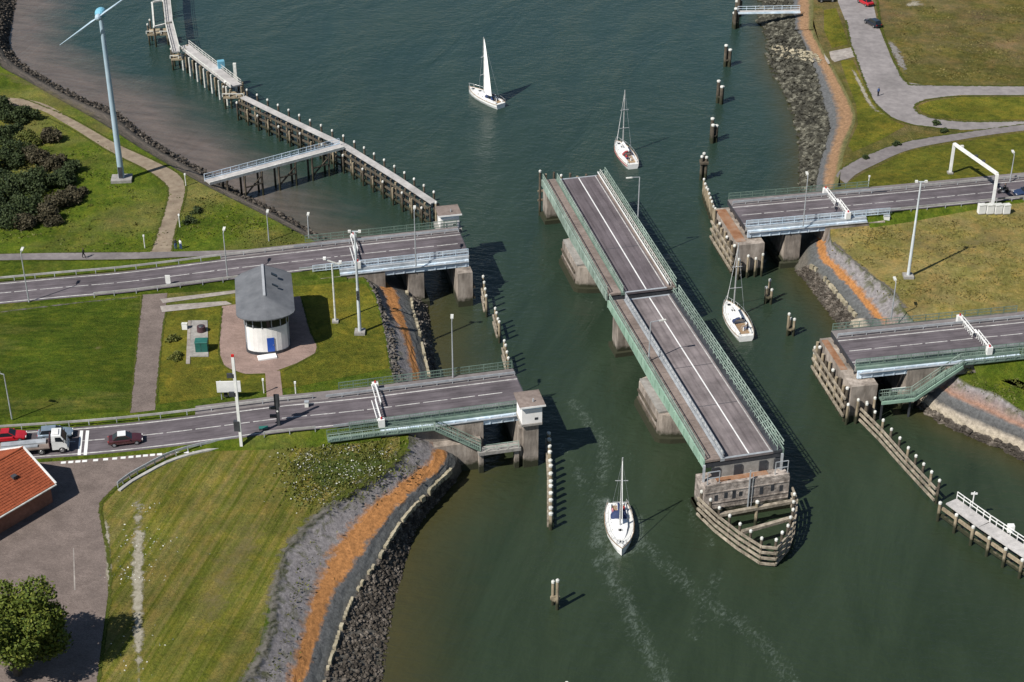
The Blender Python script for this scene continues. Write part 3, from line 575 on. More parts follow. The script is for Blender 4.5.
# ------------------------------------------------------------------ rocks and toe blocks along the shores
def rock(mb, c, r):
    vs = []
    for (x, y, z) in ((1,0,0), (-1,0,0), (0,1,0), (0,-1,0), (0,0,1), (0,0,-1), (.6,.6,.5), (-.6,.6,.5), (.6,-.6,.5), (-.6,-.6,.5)):
        k = r*random.uniform(0.65, 1.15); vs.append((c[0]+x*k, c[1]+y*k*random.uniform(.8,1.1), c[2]+z*k*0.75))
    mb.add(vs, [(4,6,7), (4,7,9), (4,9,8), (4,8,6), (0,2,6), (2,7,6), (2,1,7), (1,9,7), (1,3,9), (3,8,9), (3,0,8), (0,6,8), (5,2,0), (5,1,2), (5,3,1), (5,0,3)])
def rocks(name, R, j0, u0, j1, u1, n, rmin, rmax, mat, sel=None, sink=0.3):
    mb = MB(); R2 = [r for r in R if sel is None or sel(r)]
    for _ in range(n):
        i = random.randrange(len(R2)-1); f = random.random(); a = R2[i]; b_ = R2[i+1]
        q = random.random(); A = a[j0].lerp(a[j0+1], u0).lerp(b_[j0].lerp(b_[j0+1], u0), f); B = a[j1].lerp(a[j1+1], u1).lerp(b_[j1].lerp(b_[j1+1], u1), f)
        p = A.lerp(B, q); r = random.uniform(rmin, rmax)*random.choice((0.7, 1, 1, 1.25)); rock(mb, (p.x, p.y, p.z+r*sink), r)
    return tag(mb.build(name, mat), kind='stuff')
rocks('rubble', SH_L, 3, 0.0, 3, 1.05, 6500, 0.10, 0.32, 'rock_dark', lambda r: -110 < r[4].y < -34 and r[4].x < 0)
rocks('rubble', SH_L, 3, 0.2, 3, 1.0, 900, 0.12, 0.30, 'rock', lambda r: -22 < r[4].y < 14)
rocks('rubble', SH_L, 0, 0.0, 0, 0.5, 420, 0.12, 0.30, 'rock', lambda r: -22 < r[4].y < 14)
rocks('rubble', SH_LF, 2, 0.5, 3, 1.0, 2200, 0.15, 0.40, 'rock_dark', lambda r: r[4].x > -130)
rocks('rubble', SH_R, 3, 0.0, 3, 1.02, 4600, 0.20, 0.68, 'rock_mix', lambda r: 34 < r[4].y < 170)
rocks('rubble', SH_R, 3, 0.1, 3, 1.0, 900, 0.12, 0.34, 'rock_dark', lambda r: -12 < r[4].y < 22)
rocks('rubble', SH_RS, 3, 0.45, 3, 1.05, 900, 0.25, 0.6, 'rock_dark', lambda r: r[4].x < 110)
_y0 = P(800,64,1).y
rocks('rubble', SH_R, 1, 0.5, 3, 0.85, 260, 0.18, 0.42, 'toe_block', lambda r: abs(r[3].y-_y0) < 3.2)
def toe(R, sel, mat='toe_block', step=0.8):
    mb = MB(); pts = [r[3] for r in R if sel(r)]; acc = 0
    for a, b_ in zip(pts[:-1], pts[1:]):
        n = max(1, int(round((b_-a).length/step)))
        for i in range(n):
            p = a.lerp(b_, i/n); 
            if random.random() < 0.2: continue
            mb.box((p.x, p.y, p.z+0.15), (0.42+random.random()*0.4, 0.28+random.random()*.15, 0.6+random.random()*.25), math.atan2(b_.y-a.y, b_.x-a.x)+random.uniform(-.2,.2))
    return tag(mb.build('toe_blocks', mat), kind='stuff')
toe(SH_L, lambda r: -110 < r[3].y < -36); toe(SH_L, lambda r: -20 < r[3].y < 10); toe(SH_R, lambda r: -8 < r[3].y < 18)
# ------------------------------------------------------------------ shared builders
def railing(line, h=1.1, step=2.0, rails=(1.0, 0.55), tk=0.07, picket=0.0, base=0.0):
    mb = MB()
    for a, b_ in zip(line[:-1], line[1:]):
        a, b_ = Vector(a)+Vector((0,0,base)), Vector(b_)+Vector((0,0,base)); L = (b_-a).length; n = max(1, int(round(L/step)))
        for i in range(n+1):
            p = a.lerp(b_, i/n); mb.beam(p, p+Vector((0,0,h)), tk, tk)
        for r in rails: mb.beam(a+Vector((0,0,h*r)), b_+Vector((0,0,h*r)), tk, tk*0.9)
        if picket:
            q = int(L/picket)
            for i in range(q):
                p = a.lerp(b_, (i+0.5)/q); mb.beam(p+Vector((0,0,0.1)), p+Vector((0,0,h-0.05)), 0.035, 0.035)
    return mb
def guardrail(line, mb=None):
    mb = mb or MB()
    for a, b_ in zip(line[:-1], line[1:]):
        mb.beam(a+Vector((0,0,0.62)), b_+Vector((0,0,0.62)), 0.09, 0.32)
        n = max(1, int((b_-a).length/2.0))
        for i in range(n): p = a.lerp(b_, i/n); mb.beam(p, p+Vector((0,0,0.7)), 0.10, 0.08)
    return mb
PILE = {}
def pile_mesh(r, L, mat):
    k = (round(r,2), round(L,1), mat)
    if k not in PILE:
        mb = MB(); mb.cyl((0,0,-L), (0,0,0), r, r*0.94, 9)
        o = mb.build('pile', mat, smooth=False); PILE[k] = o.data; bpy.data.objects.remove(o)
    return PILE[k]
def cap_mesh(r):
    k = ('cap', round(r,2))
    if k not in PILE:
        mb = MB(); mb.cyl((0,0,-0.2), (0,0,0.05), r*1.05, r*1.05, 9); mb.cyl((0,0,0.05), (0,0,0.17), r*1.05, r*0.5, 9)
        o = mb.build('pile_cap', 'cap_white'); PILE[k] = o.data; bpy.data.objects.remove(o)
    return PILE[k]
def pile(parent, x, y, ztop, r=0.2, mat='timber', cap=True, zb=-2.6):
    o = child('pile', pile_mesh(r, ztop-zb, mat), (x, y, ztop), parent)
    if cap:
        c = bpy.data.objects.new('pile_cap', cap_mesh(r)); COL.objects.link(c); c.parent = o; c.location = (0,0,0)
    return o
def part(parent, name, mat, fn):
    mb = MB(); fn(mb); return mb.build(name, mat, parent)

# ------------------------------------------------------------------ fixed approach bridges
def approach(key, label, slab_len, pier, mid, abut, hut=None):
    F = FRM[key]; root = thing('approach_bridge', label, 'bridge', F(0,0,0), 'fixed approach bridges of the crossing')
    part(root, 'deck_slab', 'concrete_dry', lambda m_: F.box(m_, 0, slab_len, -4.15, 5.6, ZD-0.75, ZD-0.03))
    part(root, 'end_plate', 'dark_steel', lambda m_: F.box(m_, -0.12, -0.004, -3.9, 5.4, ZD-0.7, ZD+0.02))
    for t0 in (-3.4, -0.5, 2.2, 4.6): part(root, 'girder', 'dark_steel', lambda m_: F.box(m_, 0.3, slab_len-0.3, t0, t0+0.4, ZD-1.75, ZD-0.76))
    fg = part(root, 'fascia_girder', 'blue_steel', lambda m_: F.box(m_, 0.2, slab_len, -4.75, -4.42, ZD-1.55, ZD-0.42))
    n = int(slab_len/1.6)
    for i in range(n): part(fg, 'stiffener', 'blue_steel', lambda m_: F.box(m_, 0.6+i*1.6, 0.75+i*1.6, -4.86, -4.752, ZD-1.5, ZD-0.45))
    part(root, 'pipe', 'galvanised', lambda m_: m_.cyl(F(0.3,-4.95,ZD-0.62), F(slab_len,-4.95,ZD-0.62), 0.11))
    blu = key in ('FL', 'FR')
    part(root, 'service_ledge', 'galvanised' if blu else 'green_steel', lambda m_: F.box(m_, 0.1, slab_len, -4.40, -3.38, ZD-0.40, ZD-0.02))
    s0, s1, t0, t1, zt = pier
    ep = part(root, 'end_pier', 'concrete', lambda m_: F.box(m_, s0, s1, t0, t1, -3, zt))
    part(root, 'bearing_wall', 'concrete', lambda m_: F.box(m_, 0.5, 1.7, -3.8, 5.0, zt, ZD-0.76))
    if mid:
        a0, a1 = mid
        part(root, 'middle_pier', 'concrete', lambda m_: F.box(m_, a0, a1, -4.6, 4.6, 0.2, ZD-1.76))
        part(root, 'pier_foot', 'concrete', lambda m_: F.box(m_, a0-0.7, a1+0.7, -5.2, 5.2, -3, 0.9))
    part(root, 'abutment', 'concrete', lambda m_: F.box(m_, abut, abut+1.6, -4.9, 5.7, -1, ZD-0.78))
    for tt, nm in ((-4.9, 'wing_wall'), (5.3, 'wing_wall')): part(root, nm, 'concrete', lambda m_: F.box(m_, abut+1.6, slab_len+3.0, tt, tt+0.35, 2.5, ZD-0.06 if tt > 0 else ZD-0.8))
    # railings and guardrails
    railing([F(0.1,5.5,ZD+0.1), F(slab_len+4,5.5,ZD+0.06)], 1.15, 2.0, (1.0, 0.55, 0.12), 0.075, 0.22).build('far_railing', 'green_steel', root)
    railing([F(0.1,-3.95,ZD), F(slab_len+4,-3.95,ZD-0.05)], 1.1, 2.0, (1.0, 0.55, 0.12), 0.075, 0.22).build('near_railing', 'blue_steel' if blu else 'green_steel', root)
    guardrail([F(0.2,3.55,ZD), F(slab_len+6,3.55,ZD)]).build('guardrail', 'galvanised', root)
    guardrail([F(0.2,-3.55,ZD), F(slab_len+6,-3.55,ZD-0.1)]).build('guardrail', 'galvanised', root)
    return root, F
nl, FNL = approach('NL', 'near left approach bridge with hut on its end pier and green stair', 20, (-0.6, 1.9, -6.6, 6.2, 5.9), None, 6.4)
fl, FFL = approach('FL', 'far left approach bridge beside the grey-roofed control house', 20, (0.0, 2.3, -6.6, 7.4, 5.9), (7.2, 9.6), 13.2)
frb, FFR = approach('FR', 'far right approach bridge with rust-stained end pier', 20, (-1.9, 2.5, -6.5, 6.4, 5.7), (6.6, 9.2), 13.0)
nr, FNR = approach('NR', 'near right approach bridge with green gangway down to the water', 24, (-1.2, 2.6, -6.4, 6.6, 5.8), None, 7.4)
part(frb, 'rusty_top', 'rust_top', lambda m_: FFR.box(m_, -1.85, -0.2, -5.4, 5.8, 5.7, 5.78))
part(nr, 'pier_top', 'rust_top', lambda m_: FNR.box(m_, -1.15, -0.2, -2.0, 6.0, 5.8, 5.87))
# fender piles standing against the channel faces of the end piers
for root, F, s, ts in ((frb, FFR, -2.25, (-6,-5,-4,-3,-2,-1,0,1,2,3,4,5)), (nr, FNR, -1.6, (-6,-4.6,-3.2,-1.8,-0.4,1,2.4,3.8,5.2,6.2))):
    for i, tt in enumerate(ts):
        p = F(s, tt, 0); pile(root, p.x, p.y, 4.6+(i % 3)*0.35+(0.9 if i in (0, len(ts)-1) else 0), 0.24, 'timber' if i % 2 else 'timber_dark', cap=(i % 4 == 0))
    for zz in (1.2, 2.6, 4.0): part(root, 'fender_rail', 'timber_rail', lambda m_: m_.beam(F(s-0.38, ts[0]-0.4, zz), F(s-0.38, ts[-1]+0.4, zz), 0.28, 0.34))
for zz in (1.3, 3.2): part(fl, 'fender_rail', 'timber_dark', lambda m_: m_.beam(FFL(-0.25,-6.5,zz), FFL(-0.25,7.3,zz), 0.3, 0.35))
for root, F, tt in ((frb, FFR, -7.0), (nr, FNR, -6.9)):
    for q, s in enumerate((-1.6, -0.2, 1.1, 2.2)):
        p = F(s, tt, 0); pile(root, p.x, p.y, 3.4+0.6*(q % 2), 0.2, 'timber', cap=True)
# inspection walkways, stair and gangway in green steel
def walkway(root, F, pts, wdt, mat='green_steel', rail=True):
    for (s0, t0, z0), (s1, t1, z1) in zip(pts[:-1], pts[1:]):
        a, b_ = F(s0, t0, z0), F(s1, t1, z1); d = nz((b_.x-a.x, b_.y-a.y, 0)); n = Vector((-d.y, d.x, 0))*wdt/2
        w_ = part(root, 'walkway', mat, lambda m_: m_.beam(a, b_, wdt, 0.16))
        if rail:
            for sg in (-1, 1): railing([a+n*sg, b_+n*sg], 1.05, 1.6, (1.0, 0.5), 0.07, 0.3, 0.08).build('walkway_railing', 'green_steel' if sg > 0 else 'green_pale', w_)
walkway(nl, FNL, [(27,-4.9,6.9), (19.5,-4.9,6.9), (13.0,-5.3,6.9)], 1.1); walkway(nl, FNL, [(13.0,-5.4,6.9), (7.2,-6.8,3.6)], 1.0)
part(nl, 'landing', 'concrete_dry', lambda m_: FNL.box(m_, 1.9, 7.6, -7.5, -6.1, 3.0, 3.5)); railing([FNL(2.2,-7.4,3.5), FNL(6.6,-7.4,3.5)], 1.05, 1.5, (1.0, 0.5), 0.06).build('landing_railing', 'green_pale', nl)
walkway(nr, FNR, [(26,-4.9,6.9), (15.2,-4.9,6.9)], 1.2); walkway(nr, FNR, [(15.2,-5.0,6.9), (7.9,-6.6,3.4), (3.1,-6.6,3.4)], 1.2)
part(nr, 'gangway_beam', 'green_light', lambda m_: (m_.beam(FNR(15.2,-5.65,6.7), FNR(7.9,-7.25,3.2), 0.14, 0.5), m_.beam(FNR(7.9,-7.25,3.2), FNR(3.1,-7.25,3.2), 0.14, 0.5)))
part(nr, 'sign_panel', 'white_paint', lambda m_: FNR.box(m_, 5.0, 7.0, -5.9, -5.78, 4.1, 4.5))
for s in (3.5, 7.6): part(nr, 'support', 'dark_steel', lambda m_: m_.beam(FNR(s,-6.6,-2.5), FNR(s,-6.6,3.3), 0.25, 0.25))
for s in (2.4, 7.2): part(nl, 'support', 'concrete', lambda m_: FNL.box(m_, s-0.3, s+0.3, -7.2, -6.4, -2.5, 2.99))
part(nl, 'abutment_front', 'concrete', lambda m_: FNL.box(m_, 6.9, 17.8, -6.2, -4.95, -1.0, 4.4))
# operating huts on the bridge ends
def hut(F, s0, s1, t0, t1, z0, z1, label, door=True):
    h_ = thing('operating_hut', label, 'hut', F((s0+s1)/2, (t0+t1)/2, z0), 'operating huts on the bridge ends')
    part(h_, 'wall', 'render_white', lambda m_: F.box(m_, s0, s1, t0, t1, z0, z1))
    rf_ = part(h_, 'roof', 'plank_brown', lambda m_: F.box(m_, s0-0.35, s1+0.35, t0-0.4, t1+0.4, z1+0.002, z1+0.2))
    part(rf_, 'fascia', 'white_paint', lambda m_: F.box(m_, s0-0.38, s1+0.38, t0-0.46, t0-0.402, z1-0.02, z1+0.22))
    part(rf_, 'vent', 'galvanised', lambda m_: m_.cyl(F((s0+s1)/2-0.3, t0+0.7, z1+0.2), F((s0+s1)/2-0.3, t0+0.7, z1+0.65), 0.1))
    part(h_, 'blue_band', 'blue_steel', lambda m_: F.box(m_, s0+0.04, s1-0.04, t0-0.02, t0-0.003, z1-0.5, z1-0.1))
    part(h_, 'window', 'glass', lambda m_: F.box(m_, s0-0.03, s0-0.002, t0+0.4, t1-0.5, z0+1.0, z1-0.35))
    part(h_, 'hatch', 'dark_steel', lambda m_: F.box(m_, s0+0.55, s0+1.0, t0-0.03, t0-0.003, z0+0.5, z0+0.85))
    return h_
hut(FNL, -0.9, 1.8, -7.6, -4.6, 7.2, 9.9, 'white hut with flat brown roof on the near left bridge end')
part(nl, 'hut_column', 'concrete', lambda m_: FNL.box(m_, -0.5, 1.5, -7.3, -6.55, -2.5, 6.85)); part(nl, 'hut_platform', 'concrete_dry', lambda m_: FNL.box(m_, -0.9, 1.9, -7.7, -4.42, 6.86, 7.18))
hut(FFL, -0.4, 2.6, 5.75, 8.4, 7.1, 9.6, 'white hut with brown roof at the far left bridge end by the jetty')
part(fl, 'hut_platform', 'concrete_dry', lambda m_: FFL.box(m_, -0.8, 3.2, 5.62, 8.9, 6.4, 7.08)); part(fl, 'hut_column', 'concrete', lambda m_: FFL.box(m_, 0.0, 2.4, 7.42, 8.7, -3, 6.39))
# white traffic barriers across the roads
def barrier(F, s, label, t0=4.5, t1=-4.3, z=ZD):
    b_ = thing('road_barrier', label, 'barrier', F(s, t0, z), 'white barriers closed across the bridge roads')
    for tt, ds in ((t0, 0.0), (t1, 0.6)):
        pd = part(b_, 'pedestal', 'white_paint', lambda m_: F.box(m_, s+ds-0.4, s+ds+0.4, tt-0.3, tt+0.3, z+0.0, z+1.15)); part(pd, 'lamp', 'lens_red', lambda m_: m_.cyl(F(s+ds, tt, z+1.15), F(s+ds, tt, z+1.45), 0.12))
    for ds, tt0, tt1 in ((0.0, t0, -0.2), (0.6, t1, 0.6)):
        bm = part(b_, 'boom', 'white_paint', lambda m_: (m_.beam(F(s+ds,tt0,z+1.0), F(s+ds,tt1,z+1.05), 0.16, 0.18)))
        def sk(m_):
            n = 9
            for i in range(n):
                a = tt0+(tt1-tt0)*(i+0.5)/n; m_.beam(F(s+ds,a,z+0.95), F(s+ds,a,z+0.2), 0.08, 0.08)
                if i % 2: m_.beam(F(s+ds,a,z+0.3), F(s+ds+0.5,a+(tt1-tt0)/n,z+0.95), 0.07, 0.07)
            m_.beam(F(s+ds+0.5,tt0,z+0.95), F(s+ds+0.5,tt1,z+0.95), 0.10, 0.10)
        part(bm, 'boom_skirt', 'white_paint', sk)
    return b_
barrier(FNL, 19.2, 'white lattice barrier across the near left road'); barrier(FFL, 16.6, 'white lattice barrier across the far left road beside tall mast')
barrier(FFR, 16.2, 'white lattice barrier across the far right road'); barrier(FNR, 18.8, 'white lattice barrier across the near right road')

# ------------------------------------------------------------------ the two swing bridge leaves, turned open along the channel
def swing(A, B, label, near):
    a, b_ = P(*A, ZD), P(*B, ZD); w_ = nz(b_-a); r_ = Vector((-w_.y, w_.x, 0)); c = (a+b_)/2; L = (b_-a).length/2
    def Q(x, y, z): p = c+w_*x+r_*y; return Vector((p.x, p.y, z))
    def bx(m_, x0, x1, y0, y1, z0, z1): return m_.prism([Q(x0,y0,0), Q(x1,y0,0), Q(x1,y1,0), Q(x0,y1,0)], z0, z1)
    root = thing('swing_bridge', label, 'bridge', c-Vector((0,0,ZD)), 'opened swing bridge leaves')
    dk = part(root, 'roadway', 'asphalt_bridge' if near else 'asphalt_far', lambda m_: bx(m_, -L, L, -3.35, 3.2, ZD-0.35, ZD))
    for y_ in (-2.2, -0.9, 0.9, 2.0): MB().loft([[Q(-L+0.3, y_+e_, ZD+0.0012), Q(0, y_+e_, ZD+0.0012), Q(L-0.3, y_+e_, ZD+0.0012)] for e_ in (-0.35, 0, 0.35)][::-1], [0]*3+[1]*3+[0]*3).build('wheel_wear', 'wheel_wear', dk, att='k')
    part(dk, 'centre_line', 'white_paint', lambda m_: bx(m_, -L+0.2, L-0.2, -0.09, 0.09, ZD+0.001, ZD+0.008))
    part(dk, 'edge_line', 'line_paint', lambda m_: bx(m_, -L+0.2, L-0.2, 2.82, 2.98, ZD+0.001, ZD+0.008))
    for x in ((-L*0.05, L*0.42) if near else (L*0.3,)): part(dk, 'deck_joint', 'dark_steel', lambda m_: bx(m_, x-0.05, x+0.05, -3.2, 2.8, ZD+0.0015, ZD+0.006))
    for x in (-L, L-0.35): part(dk, 'end_joint', 'galvanised', lambda m_: bx(m_, x, x+0.35, -3.3, 3.15, ZD+0.002, ZD+0.012))
    wk = part(root, 'footway', 'plank_brown', lambda m_: bx(m_, -L, L, -6.0, -3.95, ZD-0.2, ZD+0.12))
    n = int(2*L/1.0)
    for i in range(n): part(wk, 'plank_joint', 'dark_steel', lambda m_: bx(m_, -L+i+0.48, -L+i+0.52, -5.95, -4.0, ZD+0.1205, ZD+0.124)) if i % 4 == 0 else None
    part(root, 'kerb', 'green_steel' if not near else 'galvanised', lambda m_: bx(m_, -L, L, -3.94, -3.36, ZD-0.35, ZD+0.06))
    part(root, 'service_strip', 'dark_steel' if near else 'plank_brown', lambda m_: bx(m_, -L, L, 3.21, 4.45, ZD-0.3, ZD+0.05))
    # outer plate girders taper towards the tips
    for y0, y1, mt in ((-6.22, -6.01, 'green_light' if near else 'green_pale'), (4.46, 4.66, 'green_steel')):
        def gd(m_):
            xs_ = [-L, -L*0.5, 0, L*0.5, L]; dp = [1.0, 1.25, 1.6, 1.25, 1.0]
            for sgn in (0, 1):
                yy = (y0, y1)[sgn]
                rows = [[Q(x, yy, ZD-d) for x, d in zip(xs_, dp)], [Q(x, yy, ZD+0.22) for x in xs_]]
                m_.loft(rows if sgn else rows[::-1])
            m_.loft([[Q(x, y0, ZD+0.22) for x in xs_], [Q(x, y1, ZD+0.22) for x in xs_]]); m_.loft([[Q(x, y1, ZD-d) for x, d in zip(xs_, dp)], [Q(x, y0, ZD-d) for x, d in zip(xs_, dp)]])
            for x, d in ((-L, 1.0), (L, 1.0)): m_.face([Q(x, y0, ZD-d), Q(x, y1, ZD-d), Q(x, y1, ZD+0.22), Q(x, y0, ZD+0.22)])
        g_ = part(root, 'edge_girder', mt, gd)
        yo = y0-0.07 if y0 < 0 else y1+0.07
        if near or y0 < 0:
            for i in range(int(2*L/2.0)+1): part(g_, 'stiffener', mt, lambda m_: m_.beam(Q(-L+0.05+i*2.0, yo, ZD-0.95), Q(-L+0.05+i*2.0, yo, ZD+0.2), 0.12, 0.12))
    for y0 in (-2.6, 0.0, 2.4): part(root, 'main_girder', 'green_steel', lambda m_: bx(m_, -L+0.4, L-0.4, y0-0.25, y0+0.25, ZD-1.7, ZD-0.36))
    for x in (-L+0.1, L-0.35): part(root, 'end_beam', 'dark_steel', lambda m_: bx(m_, x, x+0.25, -5.9, 4.4, ZD-1.1, ZD-0.37))
    # parapets: outer ones green, the one between footway and road white on the near leaf
    railing([Q(-L+0.1,-6.1,ZD+0.2), Q(L-0.1,-6.1,ZD+0.2)], 1.1, 2.0, (1.0, 0.55), 0.08, 0.25).build('outer_railing', 'green_pale', root)
    railing([Q(-L+0.1,-3.65,ZD+0.06), Q(L-0.1,-3.65,ZD+0.06)], 1.05, 1.0 if near else 2.0, (1.0, 0.5, 0.15), 0.10, 0.5 if near else 0.25).build('inner_railing', 'galvanised' if near else 'green_pale', root)
    if near: part(root, 'inner_guardrail', 'white_paint', lambda m_: (m_.beam(Q(-L+0.1,-3.5,ZD+0.72), Q(L-0.1,-3.5,ZD+0.72), 0.08, 0.3)))
    else: part(root, 'kerb_guardrail', 'white_paint', lambda m_: (m_.beam(Q(-L+0.1,3.35,ZD+0.6), Q(L-0.1,3.35,ZD+0.6), 0.08, 0.26)))
    def truss(m_):
        n = int(2*L/1.35)
        for i in range(n):
            x = -L+0.1+i*(2*L-0.2)/n; x2 = x+(2*L-0.2)/n
            m_.beam(Q(x,4.56,ZD+0.2), Q(x,4.56,ZD+1.35), 0.09, 0.09); m_.beam(Q(x,4.56,ZD+0.25), Q(x2,4.56,ZD+1.3), 0.06, 0.06)
            m_.beam(Q(x,3.5,ZD+0.55), Q(x,4.5,ZD+0.9), 0.06, 0.06)
        for z_ in (0.25, 0.8, 1.35): m_.beam(Q(-L+0.1,4.56,ZD+z_), Q(L-0.1,4.56,ZD+z_), 0.09, 0.1)
    part(root, 'lattice_parapet', 'green_pale', truss)
    railing([Q(-L+0.1,3.75,ZD+0.05), Q(L-0.1,3.75,ZD+0.05)], 1.0, 1.35, (1.0, 0.5), 0.07).build('inner_parapet', 'green_pale' if near else 'cap_white', root)
    # turning drum
    part(root, 'turning_drum', 'dark_steel', lambda m_: m_.cyl(Q(0,-0.6,4.5), Q(0,-0.6,ZD-1.7), 2.2, 2.2, 24))
    # lamp
    y_l, x_l, sg, hh = (5.0, -1.7, -1, 7.9) if not near else (-5.6, -3.5, 1, 6.4)
    lp = part(root, 'lamp_post', 'galvanised', lambda m_: m_.cyl(Q(x_l, y_l, ZD-0.2), Q(x_l, y_l, ZD+hh), 0.11, 0.08)); part(lp, 'lamp_arm', 'galvanised', lambda m_: m_.beam(Q(x_l, y_l, ZD+hh), Q(x_l, y_l+sg*1.4, ZD+hh+0.1), 0.1, 0.1)); part(lp, 'lamp_head', 'cap_white', lambda m_: m_.beam(Q(x_l, y_l+sg*1.2, ZD+hh+0.06), Q(x_l, y_l+sg*2.2, ZD+hh+0.08), 0.3, 0.14))
    return root, Q, bx, L
sw1, Q1, bx1, L1 = swing((578.1,177), (646.8,290.3), 'far swing bridge leaf with green footway railing, open along the channel', False)
sw2, Q2, bx2, L2 = swing((648.7,296.4), (749.8,455), 'near swing bridge leaf with pale green girder, nearest the camera', True)
def round_pier(Q, x0, x1, y0, y1, z0, z1):
    """long pier with rounded ends along the channel"""
    pts = []; r = (y1-y0)/2; cy = (y0+y1)/2
    for i in range(9): t_ = -math.pi/2+math.pi*i/8; pts.append(Q(x1-1.6+1.6*math.cos(t_), cy+r*math.sin(t_), 0))
    for i in range(9): t_ = math.pi/2+math.pi*i/8; pts.append(Q(x0+1.6+1.6*math.cos(t_), cy+r*math.sin(t_), 0))
    return MB().prism(pts, z0, z1)
for Q, bx, L, nm in ((Q1, bx1, L1, 'far'), (Q2, bx2, L2, 'near')):
    pr = thing('bridge_pier', 'concrete turning pier under the middle of the %s swing bridge leaf' % nm, 'pier', Q(0,0,-3), 'piers under the swing bridges')
    round_pier(Q, -5.6, 5.8, -6.7, 5.2, -3, 4.2).build('shaft', 'concrete', pr); round_pier(Q, -6.1, 6.3, -7.1, 5.6, -3, 0.75).build('footing', 'concrete', pr)
    part(pr, 'cope', 'concrete_dry', lambda m_: bx(m_, -4.2, 4.4, -6.55, 5.0, 4.21, 4.5))
    for zz in (1.5, 2.8): part(pr, 'fender_beam', 'timber_dark', lambda m_: bx(m_, -3.9, 4.1, -6.95, -6.72, zz, zz+0.32))
    e = -1
    ep = thing('bridge_pier', 'small concrete rest pier under the far tip of the %s swing bridge leaf' % nm, 'pier', Q(-L,0,-3), 'piers under the swing bridges')
    ex = -L-1.6 if nm == 'far' else -L+0.6
    part(ep, 'shaft', 'concrete', lambda m_: bx(m_, ex, ex+2.6, -5.6, 4.6, -3, 5.2)); part(ep, 'footing', 'concrete', lambda m_: bx(m_, ex-0.5, ex+3.1, -6.0, 5.0, -3, 0.7)); part(ep, 'bearing_seat', 'concrete_dry', lambda m_: bx(m_, ex+1.6, ex+2.5, -4.5, 3.5, 5.21, ZD-1.12))
# end fence and guide piles at the far tip
tf = thing('timber_fender', 'timber fender piles around the far tip of the far swing bridge', 'fender', Q1(-L1-2,0,-2.6), 'timber fenders')
for i, y in enumerate((-6.0, -4.9, -3.6, -2.2, -0.8, 0.6, 2.0, 3.4)): p = Q1(-L1-2.1-(0.5 if i % 2 else 0), y, 0); pile(tf, p.x, p.y, 8.3-(0.7 if i % 2 else 0.0)-0.25*i, 0.22, 'timber' if i % 2 else 'timber_dark', cap=(i in (0, 3)))
for zz in (2.5, 4.2): part(tf, 'rail', 'timber', lambda m_: m_.beam(Q1(-L1-2.8,-6.2,zz), Q1(-L1-2.8,3.6,zz), 0.25, 0.3))
# big pier at the near tip with its timber bow fender
bp = thing('bridge_pier', 'big weathered concrete pier under the near tip of the near swing bridge', 'pier', Q2(L2+0.6,0,-3), 'piers under the swing bridges')
part(bp, 'shaft', 'masonry', lambda m_: bx2(m_, L2-1.4, L2+2.0, -6.6, 4.9, -3, 4.7))
for i_, yy_ in enumerate((-5.2, -3.9, -2.8, -1.9, 0.9, 2.4, 3.6)): part(bp, 'dark_recess_plate', 'dark_steel', lambda m_: bx2(m_, L2+2.001, L2+2.03, yy_, yy_+0.45, 2.6+0.25*(i_ % 2), 3.5+0.2*(i_ % 3)))  # flat dark plates on the face imitate the shade inside drain holes
for zz_ in (1.4, 2.2, 3.9): part(bp, 'string_course', 'masonry', lambda m_: bx2(m_, L2+2.001, L2+2.07, -6.55, 4.85, zz_, zz_+0.16))
for yy_ in (-6.2, 4.3): part(bp, 'corner_post', 'galvanised', lambda m_: m_.beam(Q2(L2+0.35, yy_, 4.7), Q2(L2+0.35, yy_, 7.2), 0.3, 0.3))
for yy_ in (-5.0, -2.0, 1.4, 3.4): part(bp, 'bearing_stool', 'dark_steel', lambda m_: bx2(m_, L2-0.05, L2+0.09, yy_, yy_+1.0, 4.71, 6.3)); part(bp, 'footing', 'concrete', lambda m_: bx2(m_, L2-1.8, L2+2.5, -6.9, 5.2, -3, 0.8))
part(bp, 'parapet', 'masonry', lambda m_: bx2(m_, L2+1.5, L2+1.98, -6.5, 4.8, 4.7, 5.15)); part(bp, 'bearing_block', 'concrete_dry', lambda m_: bx2(m_, L2-1.2, L2-0.1, -4.6, 3.6, 4.71, ZD-1.12))
part(bp, 'rusty_ledge', 'rust_top', lambda m_: bx2(m_, L2+0.1, L2+1.48, -4.5, 2.4, 4.71, 4.78))
part(bp, 'ladder', 'galvanised', lambda m_: (m_.beam(Q2(L2+2.08,-0.6,0.2), Q2(L2+2.08,-0.6,6.6), 0.16, 0.16), m_.beam(Q2(L2+2.08,-0.15,0.2), Q2(L2+2.08,-0.15,6.0), 0.08, 0.08)))
railing([Q2(L2+1.75,-6.2,5.15), Q2(L2+1.75,-4.6,5.15)], 1.9, 1.5, (1.0, 0.5), 0.10).build('railing', 'galvanised', bp); railing([Q2(L2+1.75,2.9,5.15), Q2(L2+1.75,4.6,5.15)], 1.9, 1.5, (1.0, 0.5), 0.10).build('railing', 'galvanised', bp)
bf = thing('timber_fender', 'pointed timber bow fender in front of the big pier, boarded with rails', 'fender', Q2(L2+9,-1,-2.6), 'timber fenders')
outline = [(L2+1.2,-7.1), (L2+5.2,-6.1), (L2+9.2,-4.6), (L2+12.6,-2.9), (L2+13.3,-1.2), (L2+11.0,1.4), (L2+8.0,3.4), (L2+4.8,4.9), (L2+2.2,5.3)]
